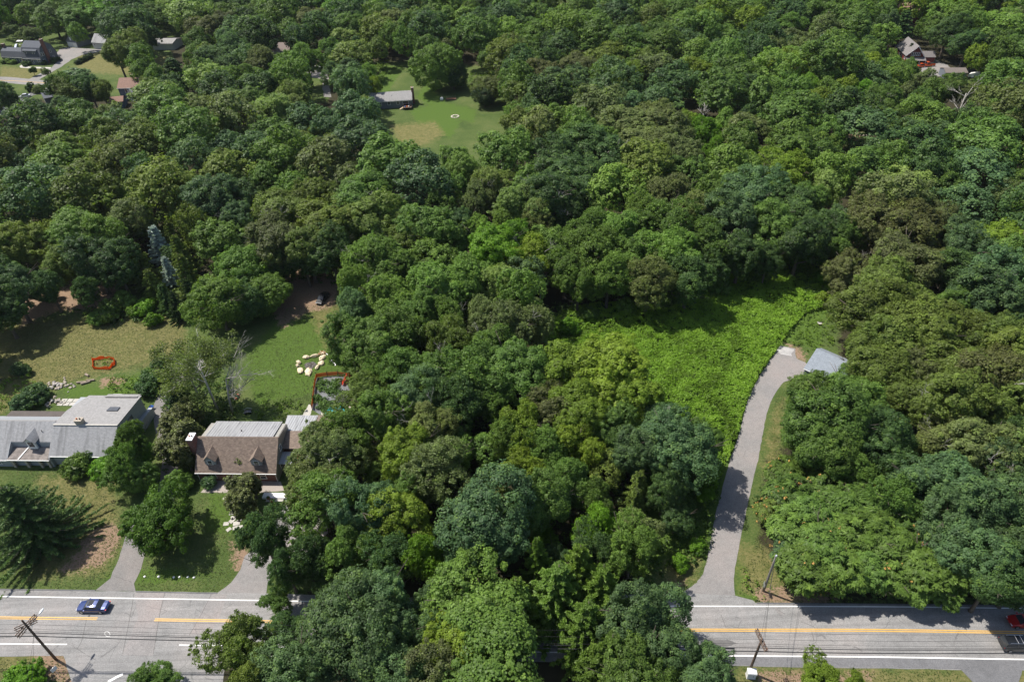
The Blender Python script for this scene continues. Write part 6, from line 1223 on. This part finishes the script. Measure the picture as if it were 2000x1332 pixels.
M['vine'] = leafmat('vine_leaf', fixed=(.172, .300, .030)); M['weed'] = leafmat('weed_leaf', fixed=(.125, .205, .028)); M['under'] = leafmat('undergrowth_leaf', fixed=(.06, .11, .026))
o = meshnp('meadow_vines', q[0], q[1], 'vine', q[2]); tag(o, 'field overgrown with bright green vines and weeds beside the driveway', 'vines', kind='stuff')
# undergrowth below and between the near trees
lowp = [[(1060, 600), (1230, 560), (1400, 520), (1620, 420), (1660, 480), (1640, 640), (1500, 510), (1300, 590), (1080, 660), (1060, 760)], [(1240, 880), (1420, 900), (1398, 1000), (1384, 1090), (1300, 1120), (1250, 1150), (600, 1150), (560, 1050), (640, 820), (700, 600), (1060, 600), (1080, 800)],
        [(1470, 980), (1490, 960), (1540, 900), (1700, 760), (2000, 640), (2150, 700), (2150, 1172), (1690, 1172), (1560, 1150), (1530, 1090)], [(660, 560), (520, 540), (360, 540), (260, 540), (-80, 560), (-80, 430), (700, 420)], [(120, 600), (230, 600), (330, 560), (330, 620), (230, 640)], [(320, 760), (420, 700), (480, 790), (400, 900), (320, 930)]]
X, Y, rn = fieldpts(lowp, 11000, 8, ex=[dpoly, road_n+road_s])
q = leaves(np.stack([X, Y, .3+1.3*vnoise(X, Y, 4, 6)*rn.random(len(X))], 1), .45+.4*rn.random(len(X)), 12, .3, rn, rnd=1.1, upb=.5, shell=.2)
o = meshnp('undergrowth', q[0], q[1], 'under', q[2]); tag(o, 'dark leafy undergrowth on the floor of the near wood', 'undergrowth', kind='stuff')
weeds = [[(1300, 1110), (1320, 1060), (1385, 1040), (1380, 1085), (1340, 1110)], [(1440, 1060), (1452, 1060), (1446, 1150), (1470, 1172), (1500, 1172), (1478, 1140), (1458, 1120)], [(1560, 1155), (1660, 1150), (1690, 1175), (1580, 1178)], [(1165, 1010), (1240, 1000), (1300, 1060), (1290, 1110), (1170, 1110)], [(500, 800), (560, 785), (600, 790), (595, 815), (490, 822)],
         [(520, 778), (590, 785), (580, 812), (500, 815)], [(1480, 610), (1560, 610), (1530, 660), (1500, 680)], [(245, 745), (330, 700), (330, 760), (270, 780), (240, 770)], [(0, 745), (60, 735), (80, 765), (0, 800)], [(725, 120), (760, 120), (745, 185), (712, 180)], [(920, 140), (960, 150), (950, 170), (915, 160)], [(210, 740), (290, 735), (285, 778), (215, 772)], [(188, 706), (218, 706), (218, 714), (210, 720), (186, 719)], [(1500, 706), (1535, 650), (1580, 615), (1630, 605), (1630, 675), (1600, 676), (1580, 690), (1555, 676), (1526, 672)]]
X, Y, rn = fieldpts(weeds, 12000, 12, ex=[dpoly])
q = leaves(np.stack([X, Y, .1+.7*vnoise(X, Y, 2, 6)], 1), .3+.25*rn.random(len(X)), 10, .22, rn, rnd=1.1, upb=.6, shell=.2)
o = meshnp('verge_weeds', q[0], q[1], 'weed', q[2]); tag(o, 'bright weeds and brambles along the verges, banks and garden edges', 'weeds', kind='stuff')
lawns = [[(0, 640), (140, 620), (360, 612), (365, 700), (340, 740), (250, 720), (120, 750), (0, 850)], [(0, 920), (235, 905), (250, 1020), (215, 1125), (180, 1150), (0, 1148)], [(270, 1140), (300, 1040), (400, 960), (450, 960), (478, 1060), (450, 1138), (420, 1156), (270, 1152)], [(500, 800), (480, 700), (545, 640), (560, 600), (670, 590), (680, 700), (610, 790)],
         [(1500, 900), (1475, 1060), (1440, 1160), (1560, 1160), (1500, 1060), (1490, 960), (1540, 880), (1530, 760), (1513, 775)], [(0, 1285), (128, 1290), (130, 1332), (0, 1332)], [(1440, 1306), (1870, 1310), (1890, 1332), (1440, 1332)], [(1310, 1135), (1385, 1085), (1370, 1130), (1340, 1155)]]
X, Y, rn = fieldpts(lawns, 34000, 31, ex=[dpoly])
q = leaves(np.stack([X, Y, 0*X], 1), .06+.08*rn.random(len(X)), 3, .1, rn, rnd=.9, upb=1.2, shell=.1, ctint=np.clip(.1+.9*vnoise(X, Y, 2.5, 41)*.8+rn.normal(0, .12, len(X)), 0, 1))
M['tuft'] = leafmat('grass_tuft', fixed=(.10, .128, .036)); o = meshnp('lawn_tufts', q[0], q[1], 'tuft', q[2]); tag(o, 'short uneven grass tufts and clippings over the near lawns', 'grass', kind='stuff')
# little hedge of round bushes on the far lawn and foundation shrubs
for i, (x, y) in enumerate(((152, 124), (158, 121), (163, 118.5), (168, 116), (173, 114), (178, 111))):
    pr = PROTO['b'][i % 2]; P = at(x, y, .5); ob = bpy.data.objects.new('bush', None); link(ob); ob.location = (float(P[0]), float(P[1]), 0)
    tag(ob, '%s clipped dark bush of the row on the far lawn, from the road' % ORD[i].replace('nearest', 'first'), 'bush', 'row of bushes on the far lawn')
    for nm, me in (('crown', pr[0]), ('trunk', pr[1])): c = bpy.data.objects.new(nm, me); link(c, ob); c.scale = (.62, .62, .62); c.color = (*PAL['K'], 1)
for i, (x, y, c_) in enumerate(((8, 122, 'G'), (17, 122, 'L'), (26, 123, 'L'), (49, 127, 'D'), (60, 124, 'D'), (75, 123, 'G'), (85, 124, 'D'), (105, 120, 'D'), (112, 117, 'D'))):
    pr = PROTO['b'][i % 2]; P = at(x, y, .6); ob = bpy.data.objects.new('bush', None); link(ob); ob.location = (float(P[0]), float(P[1]), 0)
    tag(ob, '%s %s foundation shrub at the gambrel house front, from its low wing' % (ORD[i].replace('nearest', 'first'), CW[c_]), 'bush', 'foundation shrubs of the gambrel house')
    for nm, me in (('crown', pr[0]), ('trunk', pr[1])): c = bpy.data.objects.new(nm, me); link(c, ob); c.scale = (.7, .7, .6); c.color = (*PAL[c_], 1)

# ------------------------------------------------------------------ thin summer haze
hz = MB(); hz.b2(-700, 700, -80, 760, -1.5, 110.0); hm = bpy.data.materials.new('haze_air'); hm.use_nodes = True; hn = hm.node_tree
hn.nodes.remove(hn.nodes['Principled BSDF']); pv = hn.nodes.new('ShaderNodeVolumePrincipled'); pv.inputs['Color'].default_value = (.82, .9, 1, 1); pv.inputs['Density'].default_value = .00004; pv.inputs['Anisotropy'].default_value = .2
hn.links.new(pv.outputs[0], hn.nodes['Material Output'].inputs['Volume']); M['haze'] = hm
o = hz.build('haze', 'haze'); o['kind'] = 'stuff'; tag(o, 'thin pale summer haze over the whole wood', 'haze'); SC.cycles.volume_bounces = 0
